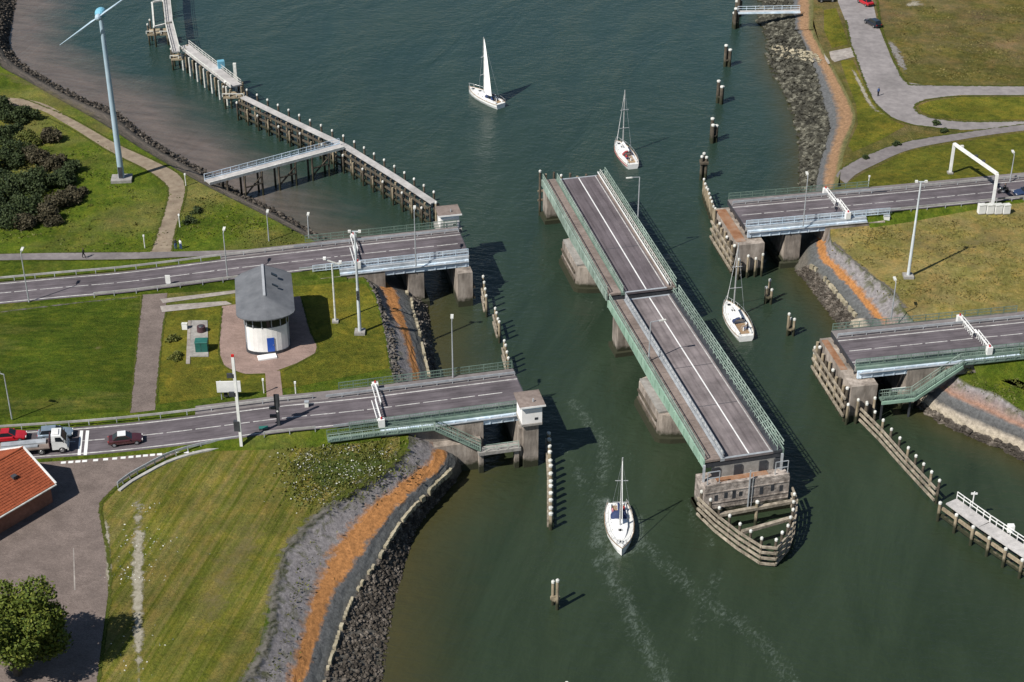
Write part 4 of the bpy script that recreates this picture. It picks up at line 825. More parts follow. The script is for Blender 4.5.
for i in range(len(outline)-1):
    (x0, y0), (x1, y1) = outline[i], outline[i+1]
    for zz in (0.4, 1.25, 2.1, 2.95): part(bf, 'rail', 'timber_rail', lambda m_: m_.beam(Q2(x0,y0,zz), Q2(x1,y1,zz), 0.22, 0.30))
    n = max(1, int(math.hypot(x1-x0, y1-y0)/1.5))
    cxx, cyy = L2+4, -0.8
    for q in range(n):
        x, y = x0+(x1-x0)*q/n, y0+(y1-y0)*q/n; dx, dy = cxx-x, cyy-y; dl_ = math.hypot(dx, dy); p = Q2(x+dx/dl_*0.42, y+dy/dl_*0.42, 0); pile(bf, p.x, p.y, 4.0, 0.2, 'timber_dark')
for (a0, b0), (a1, b1) in (((L2+5.2,-5.7), (L2+4.8,4.5)), ((L2+9.2,-4.2), (L2+8.0,3.0))): part(bf, 'cross_beam', 'timber_rail', lambda m_: m_.beam(Q2(a0,b0,2.9), Q2(a1,b1,2.9), 0.5, 0.4))
p = Q2(L2+5.0, -0.6, 0); pile(bf, p.x, p.y, 3.9, 0.24, 'timber')
# ------------------------------------------------------------------ timber jetties, guide fences and mooring piles
def along(pts, step):
    out = []
    for a, b_ in zip(pts[:-1], pts[1:]):
        n = max(1, int(round((b_-a).length/step)))
        out += [(a.lerp(b_, i/n), nz((b_.x-a.x, b_.y-a.y, 0))) for i in range(n)]
    d = nz((pts[-1].x-pts[-2].x, pts[-1].y-pts[-2].y, 0)); out.append((pts[-1], d)); return out
ZJ = 4.3
jt = thing('guide_jetty', 'long timber guide jetty with pale deck and white-capped piles, upper left', 'jetty', P(345,150,-2.6))
spine = Pl([(243,97), (290,120), (345,146), (395,177), (434,203)], ZJ)
for a, b_ in zip(spine[:-1], spine[1:]):
    part(jt, 'deck_plank', 'timber_pale', lambda m_: m_.beam(a, b_, 1.25, 0.22))
    n = nz((-(b_.y-a.y), b_.x-a.x, 0)); n = n if n.y > 0 else -n
    for zz in (1.0, 2.3, 3.6): part(jt, 'rail', 'timber_dark', lambda m_: m_.beam(a-n*1.15+Vector((0,0,zz-ZJ)), b_-n*1.15+Vector((0,0,zz-ZJ)), 0.25, 0.3))
    part(jt, 'rail', 'timber_dark', lambda m_: m_.beam(a+n*0.95+Vector((0,0,-0.6)), b_+n*0.95+Vector((0,0,-0.6)), 0.25, 0.3))
for i, (p, d) in enumerate(along(spine, 1.55)):
    n = Vector((-d.y, d.x, 0)); n = n if n.y > 0 else -n
    q = p-n*0.85; pile(jt, q.x, q.y, ZJ-0.25+random.uniform(-.15,.1), 0.2, 'timber_dark' if i % 3 else 'timber', cap=False)
    if i % 2 == 0: q = p-n*1.5; pile(jt, q.x, q.y, 3.4+random.uniform(-.5,.4), 0.2, 'timber' if i % 4 else 'timber_dark', cap=(i % 4 == 0))
    if i % 2 == 0: q = p+n*1.0; pile(jt, q.x, q.y, ZJ+1.2, 0.2, 'timber_dark', cap=True)
for i in range(4): q = P(436+3.5*i, 204+4.0*i, 5); pile(jt, q.x, q.y, 5.3-0.15*i, 0.22, 'timber', cap=True)
# landing stage (white steel, upper left)
ls = thing('landing_stage', 'pale lilac landing stage with square platforms at the top left', 'jetty', P(180,60,-2.6))
for i, (a, b_) in enumerate((((166,-90), (166,-6)), ((166,-6), (169,22)), ((169,24), (176,52)))):
    A, B = P(*a, ZJ+0.6), P(*b_, ZJ+0.6); n = nz((-(B.y-A.y), B.x-A.x, 0)); 
    dk = part(ls, 'deck', 'timber_pale', lambda m_: m_.beam(A, B, 1.5, 0.25))
    for sg in (-1, 1): railing([A+n*sg*0.75, B+n*sg*0.75], 1.0, 2.0, (1.0, 0.5), 0.09).build('railing', 'cap_white', dk)
for x_, y_ in ((166,-85), (166,-55), (166,-28), (166,-6), (169,22)):
    for dx_ in (-3, 3): q = P(x_+dx_, y_, ZJ+0.45); pile(ls, q.x, q.y, ZJ+0.45, 0.2, 'timber_dark', cap=False)
A, B = P(184,46,ZJ), P(236,86,ZJ); n = nz((-(B.y-A.y), B.x-A.x, 0)); n = n if n.y > 0 else -n
dk = part(ls, 'deck', 'timber_pale', lambda m_: m_.beam(A, B, 2.3, 0.3)); railing([A+n*1.1, B+n*1.1], 1.0, 1.6, (1.0, 0.5), 0.08).build('railing', 'cap_white', dk); railing([A-n*1.1, B-n*1.1], 0.5, 1.3, (1.0,), 0.16).build('fender_edge', 'cap_white', dk)
for i, (p, d) in enumerate(along([A, B], 1.7)):
    q = p-n*1.3; pile(ls, q.x, q.y, ZJ-0.4, 0.2, 'cap_white' if i % 2 else 'timber', cap=False)
    if i % 2: q = p+n*1.2; pile(ls, q.x, q.y, ZJ-0.2, 0.2, 'timber_dark', cap=False)
for (x, y), (sx, sy) in (((159,32), (4.6,3.2)), ((180,57), (3.4,2.6)), ((234,95), (4.0,2.6))):
    c = P(x, y, 2.4)
    pf = part(ls, 'platform', 'timber', lambda m_: m_.box((c.x, c.y, 2.4), (sx, sy, 0.35), 0.1)); railing([c+Vector((-sx/2,-sy/2,0.2)), c+Vector((sx/2,-sy/2,0.2))], 0.6, 1.5, (1.0,), 0.14).build('rim', 'cap_white', pf)
    for dx in (-1, 1):
        for dy in (-1, 1): pile(ls, c.x+dx*sx*0.42, c.y+dy*sy*0.4, 4.6, 0.2, 'timber' if dx > 0 else 'timber_dark', cap=(dx < 0))
for a, b_ in (((152,3), (154,27)), ((153,2), (164,0)), ((154,27), (166,24))): part(ls, 'frame_beam', 'cap_white', lambda m_: m_.beam(P(*a, ZJ), P(*b_, ZJ), 0.35, 0.35))
for a in ((152,3), (154,27), (163,1)): q = P(*a, ZJ); pile(ls, q.x, q.y, ZJ+0.1, 0.22, 'timber_dark', cap=True)
part(ls, 'steel_post', 'cap_white', lambda m_: m_.beam(P(237,92,0)+Vector((0,0,0)), P(237,92,0)+Vector((0,0,6.0)), 0.6, 0.5))
part(ls, 'control_box', 'turbine_blue', lambda m_: m_.box(P(221,64,ZJ+0.9), (1.3,1.1,1.4), 0.3))
# footbridge to the shore
A, B = P(207,182,5.0), P(342,146,ZJ+0.3); d = nz((B.x-A.x, B.y-A.y, 0)); n = Vector((-d.y, d.x, 0))
gb = thing('footbridge', 'blue-white footbridge on dark timber trestles from grass to the jetty', 'footbridge', P(270,170,-2.6))
part(gb, 'deck', 'timber_pale', lambda m_: m_.beam(A, B, 1.5, 0.2)); part(gb, 'edge_beam', 'cap_white', lambda m_: m_.beam(A-n*0.85, B-n*0.85, 0.16, 0.5)); part(gb, 'edge_beam', 'blue_steel', lambda m_: m_.beam(A+n*0.85, B+n*0.85, 0.16, 0.5))
railing([A+n*0.9, B+n*0.9], 1.1, 1.6, (1.0, 0.5), 0.08, 0.3).build('railing', 'blue_steel', gb)
for i in range(1, 8):
    p = A.lerp(B, i/8.0)
    for sg in (-0.8, 0.8): q = p+n*sg; pile(gb, q.x, q.y, p.z-0.2, 0.2, 'timber_dark', cap=False)
    part(gb, 'cross_head', 'timber_dark', lambda m_: m_.beam(p-n*1.1+Vector((0,0,-0.35)), p+n*1.1+Vector((0,0,-0.35)), 0.3, 0.3))
    if i in (2, 4, 6):
        q = A.lerp(B, (i+1)/8.0); part(gb, 'brace', 'timber_dark', lambda m_: m_.beam(p-n*0.85+Vector((0,0,-p.z+1.0)), q-n*0.85+Vector((0,0,-1.0)), 0.2, 0.22)); part(gb, 'brace', 'timber_dark', lambda m_: m_.beam(p-n*0.9+Vector((0,0,-p.z+2.4)), q-n*0.9+Vector((0,0,-q.z+2.4)), 0.2, 0.22))
def fence(label, px, z, step, mat='timber', rails=(1.0, 2.2, 3.4), side=1, caps=1, extra=0.9, group='timber guide fences beside the bridges', rail_mat='timber', rnd=0.2, off=0.36, rad=0.2):
    pts = Pl(px, z); f_ = thing('guide_fence', label, 'fence', (pts[0].x, pts[0].y, -2.6), group)
    for i, (p, d) in enumerate(along(pts, step)):
        n = Vector((-d.y, d.x, 0))*side; q = p+n*off; pile(f_, q.x, q.y, z+extra+random.uniform(-rnd,rnd), rad, mat if i % 3 else 'timber', cap=(caps and i % caps == 0))
    for a, b_ in zip(pts[:-1], pts[1:]):
        for zz in rails: part(f_, 'rail', 'timber_rail', lambda m_: m_.beam((a.x,a.y,zz), (b_.x,b_.y,zz), 0.24, 0.30))
    return f_
fence('row of white-capped piles off the near left bridge end', [(546,436), (548,470), (548,518)], 1.8, 1.45, rails=(0.5, 1.3), extra=0.6, rad=0.28)
fence('short pile row beside the far left end pier', [(481,282), (484,300)], 3.0, 1.6, rails=(1.0, 2.4))
fence('cluster of worn piles in the water between the left bridges', [(493,313), (497,328)], 2.6, 1.7, rails=(1.0, 2.2))
fence('worn piles against the back of the near left bridge end', [(502,346), (506,362)], 2.6, 1.7, rails=(1.0, 2.2))
fence('yellowish timber guide fence running up channel from the far right pier', [(706,183), (714,205), (724,228), (741,262)], 3.2, 1.5, rails=(0.8, 1.8, 2.8), side=-1, extra=0.7)
fence('long timber guide fence down channel from the near right pier', [(856,404), (880,428), (905,456), (936,489)], 2.4, 2.2, mat='timber_dark', rails=(0.6, 1.5, 2.4), side=1, extra=1.3, rnd=0.05)
q0 = P(703,180,0); dd = thing('mooring_dolphin', 'dark capped piles at the head of the yellowish guide fence', 'dolphin', q0, 'mooring dolphins')
for dx, dy, h in ((-0.4,0,4.6), (0.4,0.1,4.4), (0,0.6,4.9)): pile(dd, q0.x+dx, q0.y+dy, h, 0.28, 'timber_dark')
part(dd, 'collar', 'timber_dark', lambda m_: m_.box((q0.x, q0.y+0.2, 3.4), (1.5,1.3,0.4)))
def dolphin(px, py, label, h=4.0, mat='timber_dark', light=False, n=3):
    q = P(px, py, 0); o = thing('mooring_dolphin', label, 'dolphin', (q.x, q.y, -2.6), 'mooring dolphins')
    for k in range(n):
        a = 2*math.pi*k/n+px*0.1; pile(o, q.x+0.5*math.cos(a), q.y+0.5*math.sin(a), h+(0.55 if k == 0 else -0.35*k), 0.22 if light else 0.36, mat)
    for zz in (h*0.35,): part(o, 'collar', mat, lambda m_: m_.cyl((q.x, q.y, zz-0.12), (q.x, q.y, zz+0.12), 0.62, 0.62, 10))
    return o
dolphin(727, 66, 'dark pile dolphin in the channel, third from the yellowish guide fence'); dolphin(720, 103, 'dark pile dolphin in the channel, second from the yellowish guide fence'); dolphin(713, 142, 'dark pile dolphin nearest the yellowish guide fence head')
dolphin(735, 28, 'dark pile dolphin at the foot of the landing walkway, top right'); dolphin(738, 16, 'dark pile dolphin carrying the end of the landing walkway')
dolphin(768, 303, 'weathered light pile dolphin beside the moored white boat', 3.3, 'timber', True); dolphin(790, 335, 'weathered light pile dolphin midway to the near right pier', 3.3, 'timber', True); dolphin(815, 366, 'weathered light pile dolphin touching the near right pier fender', 3.3, 'timber', True)
dolphin(555, 607, 'lone white-capped pile pair in open water below the boat', 3.9, 'timber', True, 2); dolphin(562, 712, 'white-capped piles just entering at the bottom edge', 3.9, 'timber', True, 2)
A, B = P(738,12,3.6), P(800,11,4.3)
lw = thing('landing_walkway', 'small steel landing walkway from the rocks to a dolphin, top right', 'footbridge', (A.x, A.y, 0)); part(lw, 'deck', 'timber_pale', lambda m_: m_.beam(A, B, 1.3, 0.2)); railing([A+Vector((0,0.6,0)), B+Vector((0,0.6,0))], 1.0, 1.8, (1.0, 0.5), 0.07).build('railing', 'blue_steel', lw); part(lw, 'edge_beam', 'blue_steel', lambda m_: m_.beam(A-Vector((0,0.7,0)), B-Vector((0,0.7,0)), 0.14, 0.4))
# pier with railing at the right edge
pts = Pl([(942,506), (975,530), (1024,563), (1100,615)], 2.2)
rp = thing('walkway_pier', 'timber pier with grey deck and white railing at the right edge', 'pier', (pts[0].x, pts[0].y, -2.6))
for a, b_ in zip(pts[:-1], pts[1:]):
    d = nz((b_.x-a.x, b_.y-a.y, 0)); n = Vector((-d.y, d.x, 0)); n = n if n.y > 0 else -n
    dk = part(rp, 'deck', 'timber_pale', lambda m_: m_.beam(a+n*1.6+Vector((0,0,0.1)), b_+n*1.6+Vector((0,0,0.1)), 1.9, 0.2)); railing([a+n*2.5+Vector((0,0,0.2)), b_+n*2.5+Vector((0,0,0.2))], 1.05, 1.1, (1.0, 0.55), 0.09).build('railing', 'white_paint', dk)
    for zz in (0.8, 1.9): part(rp, 'rail', 'timber', lambda m_: m_.beam(a+Vector((0,0,zz-2.2)), b_+Vector((0,0,zz-2.2)), 0.28, 0.4))
    for p, d_ in along([a, b_], 2.6): pile(rp, (p-n*0.4).x, (p-n*0.4).y, 2.9, 0.22, 'timber', cap=True); pile(rp, (p+n*2.2).x, (p+n*2.2).y, 2.15, 0.2, 'timber_dark', cap=False)
q = P(972,507,2.4); part(rp, 'signal_post', 'white_paint', lambda m_: (m_.cyl(q, q+Vector((0,0,2.4)), 0.08), m_.beam(q+Vector((-0.4,0,2.1)), q+Vector((0.4,0,2.1)), 0.12, 0.25))); q = P(1010,532,2.4); part(rp, 'signal_box', 'white_paint', lambda m_: m_.box(q+Vector((0,0,0.6)), (0.8,0.6,1.0)))

# ------------------------------------------------------------------ control house
hc = Vector((-34.9, -8.6, 0)); hax = nz((-0.155, 0.988, 0)); hr = Vector((hax.y, -hax.x, 0))
FK = 0.55
def HQ(x, y, z): p = hc+hr*x+hax*y; return Vector((p.x, p.y, z))
def stadium(hw, yf, yb, n=14, back=1.3):
    pts = [(hw*math.cos(math.pi+math.pi*i/n), yf+hw*FK*math.sin(math.pi+math.pi*i/n)) for i in range(n+1)]
    return pts + [(hw, yb-back), (hw-back*0.8, yb), (-hw+back*0.8, yb), (-hw, yb-back)]
house = thing('control_house', 'white two-storey control house with rounded front, grey hipped roof and blue door', 'house', HQ(0,0,ZL))
part(house, 'plinth', 'dark_steel', lambda m_: m_.prism([HQ(x,y,0) for x, y in stadium(3.12, -3.68, 6.8)], ZL, ZL+0.5))
def front_shell(m_):
    arc = [math.pi*(1.12+0.74*i/10) for i in range(11)]
    q_ = [(3.05*math.cos(a), -3.65+3.05*FK*math.sin(a)) for a in arc]
    m_.loft([[HQ(x, y, ZL+0.5) for x, y in q_], [HQ(x, y, 10.55) for x, y in q_]])
part(house, 'front_shell', 'render_white', front_shell)
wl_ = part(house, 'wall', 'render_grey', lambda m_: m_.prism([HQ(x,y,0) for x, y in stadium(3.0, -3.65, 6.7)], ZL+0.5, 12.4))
part(house, 'window_band', 'glass', lambda m_: m_.prism([HQ(x,y,0) for x, y in stadium(3.04, -3.65, 6.2)], 10.6, 12.0))
for i in range(0, 15, 2):
    a = math.pi+math.pi*i/14; x, y = 3.07*math.cos(a), -3.65+3.07*FK*math.sin(a); part(house, 'window_post', 'render_grey', lambda m_: m_.beam(HQ(x,y,10.55), HQ(x,y,12.05), 0.12, 0.12))
for sx in (-1, 1):
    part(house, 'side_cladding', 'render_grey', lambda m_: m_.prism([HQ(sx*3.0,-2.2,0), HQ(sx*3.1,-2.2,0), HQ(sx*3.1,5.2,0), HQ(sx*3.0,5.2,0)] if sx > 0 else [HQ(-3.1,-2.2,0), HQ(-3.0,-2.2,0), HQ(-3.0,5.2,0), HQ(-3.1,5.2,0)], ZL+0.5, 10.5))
    for yy in (0.0, 3.0): part(house, 'window', 'glass', lambda m_: m_.box(HQ(sx*3.12, yy, 8.4), (0.08, 1.2, 1.2), math.atan2(hr.y, hr.x)))
ya = -3.65-3.0*FK
dr = part(house, 'door', 'door_blue', lambda m_: m_.box(HQ(0.35, ya+0.0, ZL+1.65), (1.0, 0.10, 2.2), math.atan2(hr.y, hr.x))); part(dr, 'handle', 'alu', lambda m_: m_.box(HQ(0.7, ya-0.08, ZL+1.6), (0.12,0.05,0.05), math.atan2(hr.y, hr.x)))
part(house, 'door_step', 'render_white', lambda m_: m_.box(HQ(-0.3, ya-0.75, ZL+0.14), (2.6, 1.2, 0.22), math.atan2(hr.y, hr.x)+0.15))
# hipped roof: one facet object per slope
eave = stadium(4.05, -4.2, 7.4, 10, 1.2); ze = 12.55; zp = 14.0; r0, r1 = (0.0, -2.2), (0.0, 6.9)
ev = [HQ(x, y, ze) for x, y in eave]; R0, R1 = HQ(*r0, zp), HQ(*r1, zp); nE = len(ev)
part(house, 'soffit', 'dark_steel', lambda m_: m_.prism([HQ(x*0.985, y*0.985, 0) for x, y in eave], 12.39, 12.53))
for i in range(nE):
    a, b_ = ev[i], ev[(i+1) % nE]; y1_, y2_ = eave[i][1], eave[(i+1) % nE][1]
    tops = [R0] if i < 10 else ([R1, R0] if i == 10 else ([R1] if i < nE-1 else [R0, R1]))
    if i == 10: q_ = [a, b_, R1, R0]
    elif i == nE-1: q_ = [a, b_, R0, R1]
    else: q_ = [a, b_] + tops[:1]
    lo = [v_-Vector((0,0,0.16)) for v_ in q_]; m_n = len(q_)
    mb = MB().add(q_+lo, [tuple(range(m_n)), tuple(range(m_n, 2*m_n))[::-1]] + [(k, m_n+k, m_n+(k+1) % m_n, (k+1) % m_n) for k in range(m_n)]); mb.build('roof_facet', 'roof_slate', house)
part(house, 'ridge_cap', 'render_grey', lambda m_: m_.beam(R0+Vector((0,0,0.03)), R1+Vector((0,0,0.03)), 0.35, 0.12))
for yy, zz in ((3.3, 14.0), (0.4, 13.9)): part(house, 'roof_light', 'glass', lambda m_: m_.beam(HQ(1.2,yy,zz+0.42), HQ(2.0,yy,zz-0.08), 0.55 if yy > 2 else 0.35, 0.14))
# red tiled house corner, lower left
C1, C2 = P(23,447,12.0), P(53,485,9.0); ed = nz((-0.62, -0.785, 0)); pd = nz((0.785, -0.62, 0))
bh = thing('red_roof_house', 'house with orange-red tiled gable roof and white verge, lower left edge', 'house', C1+ed*7-Vector((0,0,12-ZL)))
rid0 = Vector((C1.x, C1.y, 12)); hwid = (C2-rid0).dot(pd); LEN = 15.0
def RQ(e, p_, z): q = rid0+ed*e+pd*p_; return Vector((q.x, q.y, z))
part(bh, 'wall', 'brick_red', lambda m_: m_.prism([RQ(0.5,-hwid+0.5,0), RQ(0.5,hwid-0.5,0), RQ(LEN-0.5,hwid-0.5,0), RQ(LEN-0.5,-hwid+0.5,0)][::-1], ZL, 9.05))
part(bh, 'gable', 'brick_red', lambda m_: (m_.add([RQ(0.5,-hwid+0.5,9.05), RQ(0.5,hwid-0.5,9.05), RQ(0.5,0,11.75), RQ(0.75,-hwid+0.5,9.05), RQ(0.75,hwid-0.5,9.05), RQ(0.75,0,11.75)], [(0,1,2), (5,4,3), (0,3,4,1), (1,4,5,2), (2,5,3,0)])))
zroof = lambda p_: 12-3.0*abs(p_)/hwid
for sg in (1, -1):
    sl = part(bh, 'roof_slope', 'tile_red', lambda m_: m_.add([RQ(0,0,11.93), RQ(LEN,0,11.93), RQ(LEN,sg*hwid,8.93), RQ(0,sg*hwid,8.93), RQ(0,0,11.78), RQ(LEN,0,11.78), RQ(LEN,sg*hwid,8.78), RQ(0,sg*hwid,8.78)], [(0,1,2,3), (7,6,5,4), (0,4,5,1), (1,5,6,2), (2,6,7,3), (3,7,4,0)]))
    tm = MB(); nc = 17; nw = int(LEN/0.34)
    for c_ in range(nc):
        for k in range(nw):
            e0 = 0.12+k*(LEN-0.2)/nw; e1 = e0+(LEN-0.2)/nw*0.92; p0, p1 = sg*hwid*c_/nc, sg*hwid*(c_+1.06)/nc; h0, h1 = random.uniform(.02,.04), random.uniform(.07,.11)
            tm.add([RQ(e0,p0,zroof(p0)-0.07+h0), RQ(e1,p0,zroof(p0)-0.07+h0+0.03), RQ(e1,p1,zroof(p1)-0.07+h1+0.03), RQ(e0,p1,zroof(p1)-0.07+h1), RQ(e0,p1,zroof(p1)-0.08), RQ(e1,p1,zroof(p1)-0.08)], [(0,1,2,3) if sg < 0 else (3,2,1,0), (3,2,5,4), (1,2,5), (0,3,4)])
    tag(tm.build('roof_tiles', 'tile_red', sl), kind='stuff')
    part(bh, 'verge_board', 'white_paint', lambda m_: m_.beam(RQ(-0.02,0,12.0), RQ(-0.02,sg*hwid,9.0), 0.22, 0.24)); part(bh, 'gutter', 'cap_white', lambda m_: m_.cyl(RQ(0,sg*(hwid+0.08),8.85), RQ(LEN,sg*(hwid+0.08),8.85), 0.11))
part(bh, 'ridge_tiles', 'tile_red', lambda m_: m_.cyl(RQ(0,0,12.0), RQ(LEN,0,12.0), 0.14)); part(bh, 'roof_vent', 'dark_steel', lambda m_: m_.box(RQ(3.6,2.6,zroof(2.6)+0.12), (0.6,0.6,0.35), 0.9))
part(bh, 'window', 'glass', lambda m_: m_.box(RQ(0.49,1.5,7.7), (1.2,0.08,1.3), math.atan2(pd.y, pd.x)))

# ------------------------------------------------------------------ wind turbine
tb = P(122,180,ZL); TH = 28.6
wt = thing('wind_turbine', 'slim wind turbine with pale blue nacelle and two white blades', 'wind turbine', tb)
part(wt, 'base_slab', 'concrete_dry', lambda m_: m_.box(tb+Vector((0,0,0.25)), (3.4,2.6,0.5), 0.1)); part(wt, 'tower', 'turbine_white', lambda m_: m_.cyl(tb+Vector((0,0,0.5)), tb+Vector((0,0,TH)), 0.52, 0.34, 20))
nc_ = part(wt, 'nacelle', 'turbine_blue', lambda m_: (m_.ball(tb+Vector((0,0.4,TH+0.7)), 1.15, 14, 8, (0.80,1.2,0.75)))); part(wt, 'hub', 'turbine_white', lambda m_: m_.ball(tb+Vector((0,-1.5,TH+0.7)), 0.55, 10, 6, (1,1.3,1)))
hb = tb+Vector((0,-1.5,TH+0.7)); bd = nz((0.82, 0.0, 0.57))
for sg in (1, -1):
    def bl(m_):
        rows = []
        for r_, ch, th_ in ((0.3,0.22,0.2), (1.4,0.50,0.15), (4.0,0.36,0.09), (8.2,0.12,0.04)):
            c = hb+bd*sg*r_; nrm = Vector((-bd.z, 0, bd.x)); rows.append([c+nrm*ch*0.4, c+Vector((0,-th_,0)), c-nrm*ch*0.6, c+Vector((0,th_,0))])
        m_.loft(rows, close=True); m_.face(rows[-1]); m_.face(rows[0][::-1])
    part(wt, 'blade', 'turbine_white', bl)
part(wt, 'service_door', 'dark_steel', lambda m_: m_.box(tb+Vector((0,-0.52,1.6)), (0.7,0.1,2.0)))

# ------------------------------------------------------------------ lamps, masts, signs
def lamp(px, py, z, h, label, arm=(0.0, 0.9), mat='galvanised', r=0.085, group='street lamps along the roads'):
    q = P(px, py, z); o = thing('street_lamp', label, 'street lamp', q, group)
    part(o, 'post', mat, lambda m_: m_.cyl(q, q+Vector((0,0,h)), r*1.3, r*0.8)); a = Vector((arm[0], arm[1], 0))
    part(o, 'arm', mat, lambda m_: m_.beam(q+Vector((0,0,h)), q+a+Vector((0,0,h+0.12)), 0.09, 0.09)); part(o, 'lamp_head', 'cap_white', lambda m_: m_.beam(q+a*0.6+Vector((0,0,h+0.12)), q+a*1.6+Vector((0,0,h+0.16)), 0.38, 0.18)); return o
lamp(29,302,6.4,8.2,'street lamp on the far left road, leftmost of that road'); lamp(228,281,6.7,8.2,'street lamp on the far left road behind the control house roof'); lamp(416,266,ZD,9.3,'street lamp at the near edge of the far left bridge deck')
lamp(12,419,6.4,7.0,'street lamp on the grass edge above the red car',(-0.9,0.2)); lamp(453,378,ZD,9.0,'street lamp at the far edge of the near left bridge deck'); lamp(803,226,ZD,8.6,'street lamp on the far right bridge deck')
lamp(891,320,ZL,6.2,'slender lamp post on the stones behind the near right bridge'); lamp(1010,181,6.7,4.8,'lamp post behind the far right road near the portal'); lamp(269,241,ZL,4.6,'short lamp post on the grass beyond the far left footpath, left one'); lamp(309,238,ZL,3.6,'short lamp post on the grass beyond the far left footpath, right one')
def mast(px, py, z, h, label, top='t'):
    q = P(px, py, z); o = thing('signal_mast', label, 'mast', q, 'tall signal masts')
    part(o, 'base', 'concrete_dry', lambda m_: m_.box(q+Vector((0,0,0.2)), (1.5,1.5,0.4))); part(o, 'lower_post', 'mast_grey', lambda m_: m_.cyl(q+Vector((0,0,0.4)), q+Vector((0,0,h*0.45)), 0.26, 0.22, 12)); part(o, 'upper_post', 'mast_grey', lambda m_: m_.cyl(q+Vector((0,0,h*0.45)), q+Vector((0,0,h)), 0.19, 0.13, 12))
    part(o, 'top_bracket', 'mast_grey', lambda m_: m_.beam(q+Vector((-0.7,0,h)), q+Vector((0.7,0,h)), 0.14, 0.14))
    for dx in (-0.7, 0.7): part(o, 'flood_light', 'cap_white', lambda m_: m_.box(q+Vector((dx,-0.1,h+0.1)), (0.4,0.35,0.3)))
    for k in range(3): part(o, 'signal_box', 'dark_steel', lambda m_: m_.box(q+Vector((0,-0.3,h*0.42-0.5*k)), (0.34,0.3,0.4))) if top == 'b' else None
mast(908,277,ZL,16.0,'tall floodlight mast on the dry grass of the right bank'); mast(360,333,ZL,16.4,'tall grey mast on the grass beside the left revetment', 'b')
q = P(335.5,322,ZL); o = thing('camera_mast', 'thin white mast with angled arm between house shadow and tall mast', 'mast', q)
part(o, 'post', 'cap_white', lambda m_: m_.cyl(q, q+Vector((0,0,9.6)), 0.15, 0.11)); part(o, 'arm', 'cap_white', lambda m_: m_.beam(q+Vector((-0.9,0,10.3)), q+Vector((1.2,0,9.5)), 0.16, 0.16)); part(o, 'base', 'concrete_dry', lambda m_: m_.box(q+Vector((0,0,0.15)), (0.9,0.9,0.3)))
for dx in (-1.0, 1.2): part(o, 'camera', 'white_paint', lambda m_: m_.box(q+Vector((dx,0,9.9 if dx > 0 else 10.5)), (0.4,0.4,0.35)))
q = P(241.5,446,6.45); o = thing('raised_boom', 'tall white raised barrier boom standing at the near road edge', 'barrier', q)
part(o, 'boom', 'white_paint', lambda m_: m_.beam(q+Vector((0,0,0.0)), q+Vector((0,0,13.6)), 0.36, 0.30)); part(o, 'hinge_box', 'dark_steel', lambda m_: m_.box(q+Vector((-0.35,0,3.2)), (0.7,0.5,1.5)))
for zz in (8.0, 10.8): part(o, 'bracket', 'dark_steel', lambda m_: m_.box(q+Vector((-0.5,0,zz)), (0.9,0.3,0.6)))
part(o, 'red_tip', 'lens_red', lambda m_: m_.box(q+Vector((0,0,13.75)), (0.34,0.3,0.28)))
q = P(230,400,ZL); o = thing('sign_board', 'blank white board sign on the grass behind the raised boom', 'sign', q)
part(o, 'board', 'white_paint', lambda m_: m_.box(q+Vector((0,0,2.15)), (3.2,0.14,1.7), 0.05))
for dx in (-1.1, 1.1): part(o, 'post', 'galvanised', lambda m_: m_.cyl(q+Vector((dx,0.15,0)), q+Vector((dx,0.15,3.0)), 0.08))
q = P(279,428,6.9); o = thing('traffic_signal', 'black traffic signal column standing at the near road edge', 'traffic light', q)
part(o, 'post', 'dark_steel', lambda m_: m_.beam(q, q+Vector((0,0,5.2)), 0.42, 0.3)); part(o, 'back_board', 'dark_steel', lambda m_: m_.box(q+Vector((0,0,4.3)), (0.7,0.2,1.9)))
for zz in (1.9, 3.2): part(o, 'side_signal', 'dark_steel', lambda m_: m_.box(q+Vector((-0.6,0,zz)), (0.9,0.3,0.4)))
part(o, 'lens', 'lens_clear', lambda m_: m_.cyl(q+Vector((0,-0.16,2.75)), q+Vector((0,-0.22,2.75)), 0.13))
for (x, y, lb) in ((226,396,'dark signal head behind the white board'), (264,434,'dark control cabinet behind the near guardrail')):
    q = P(x, y, 6.5); o = thing('control_cabinet', lb, 'cabinet', q); part(o, 'cabinet', 'dark_steel', lambda m_: m_.box(q+Vector((0,0,0.5)), (1.1 if x > 250 else 0.5,0.5,1.0), 0.1)); part(o, 'lid', 'teal_green', lambda m_: m_.box(q+Vector((0,0,1.04)), (1.2 if x > 250 else 0.6,0.6,0.08), 0.1))
q = P(168.5,285,6.6); o = thing('road_sign', 'small white marker sign beside the brick path junction', 'sign', q); part(o, 'panel', 'white_paint', lambda m_: m_.box(q+Vector((0,0,1.0)), (0.75,0.12,1.35))); part(o, 'foot', 'galvanised', lambda m_: m_.box(q+Vector((0,0,0.16)), (0.5,0.4,0.32)))
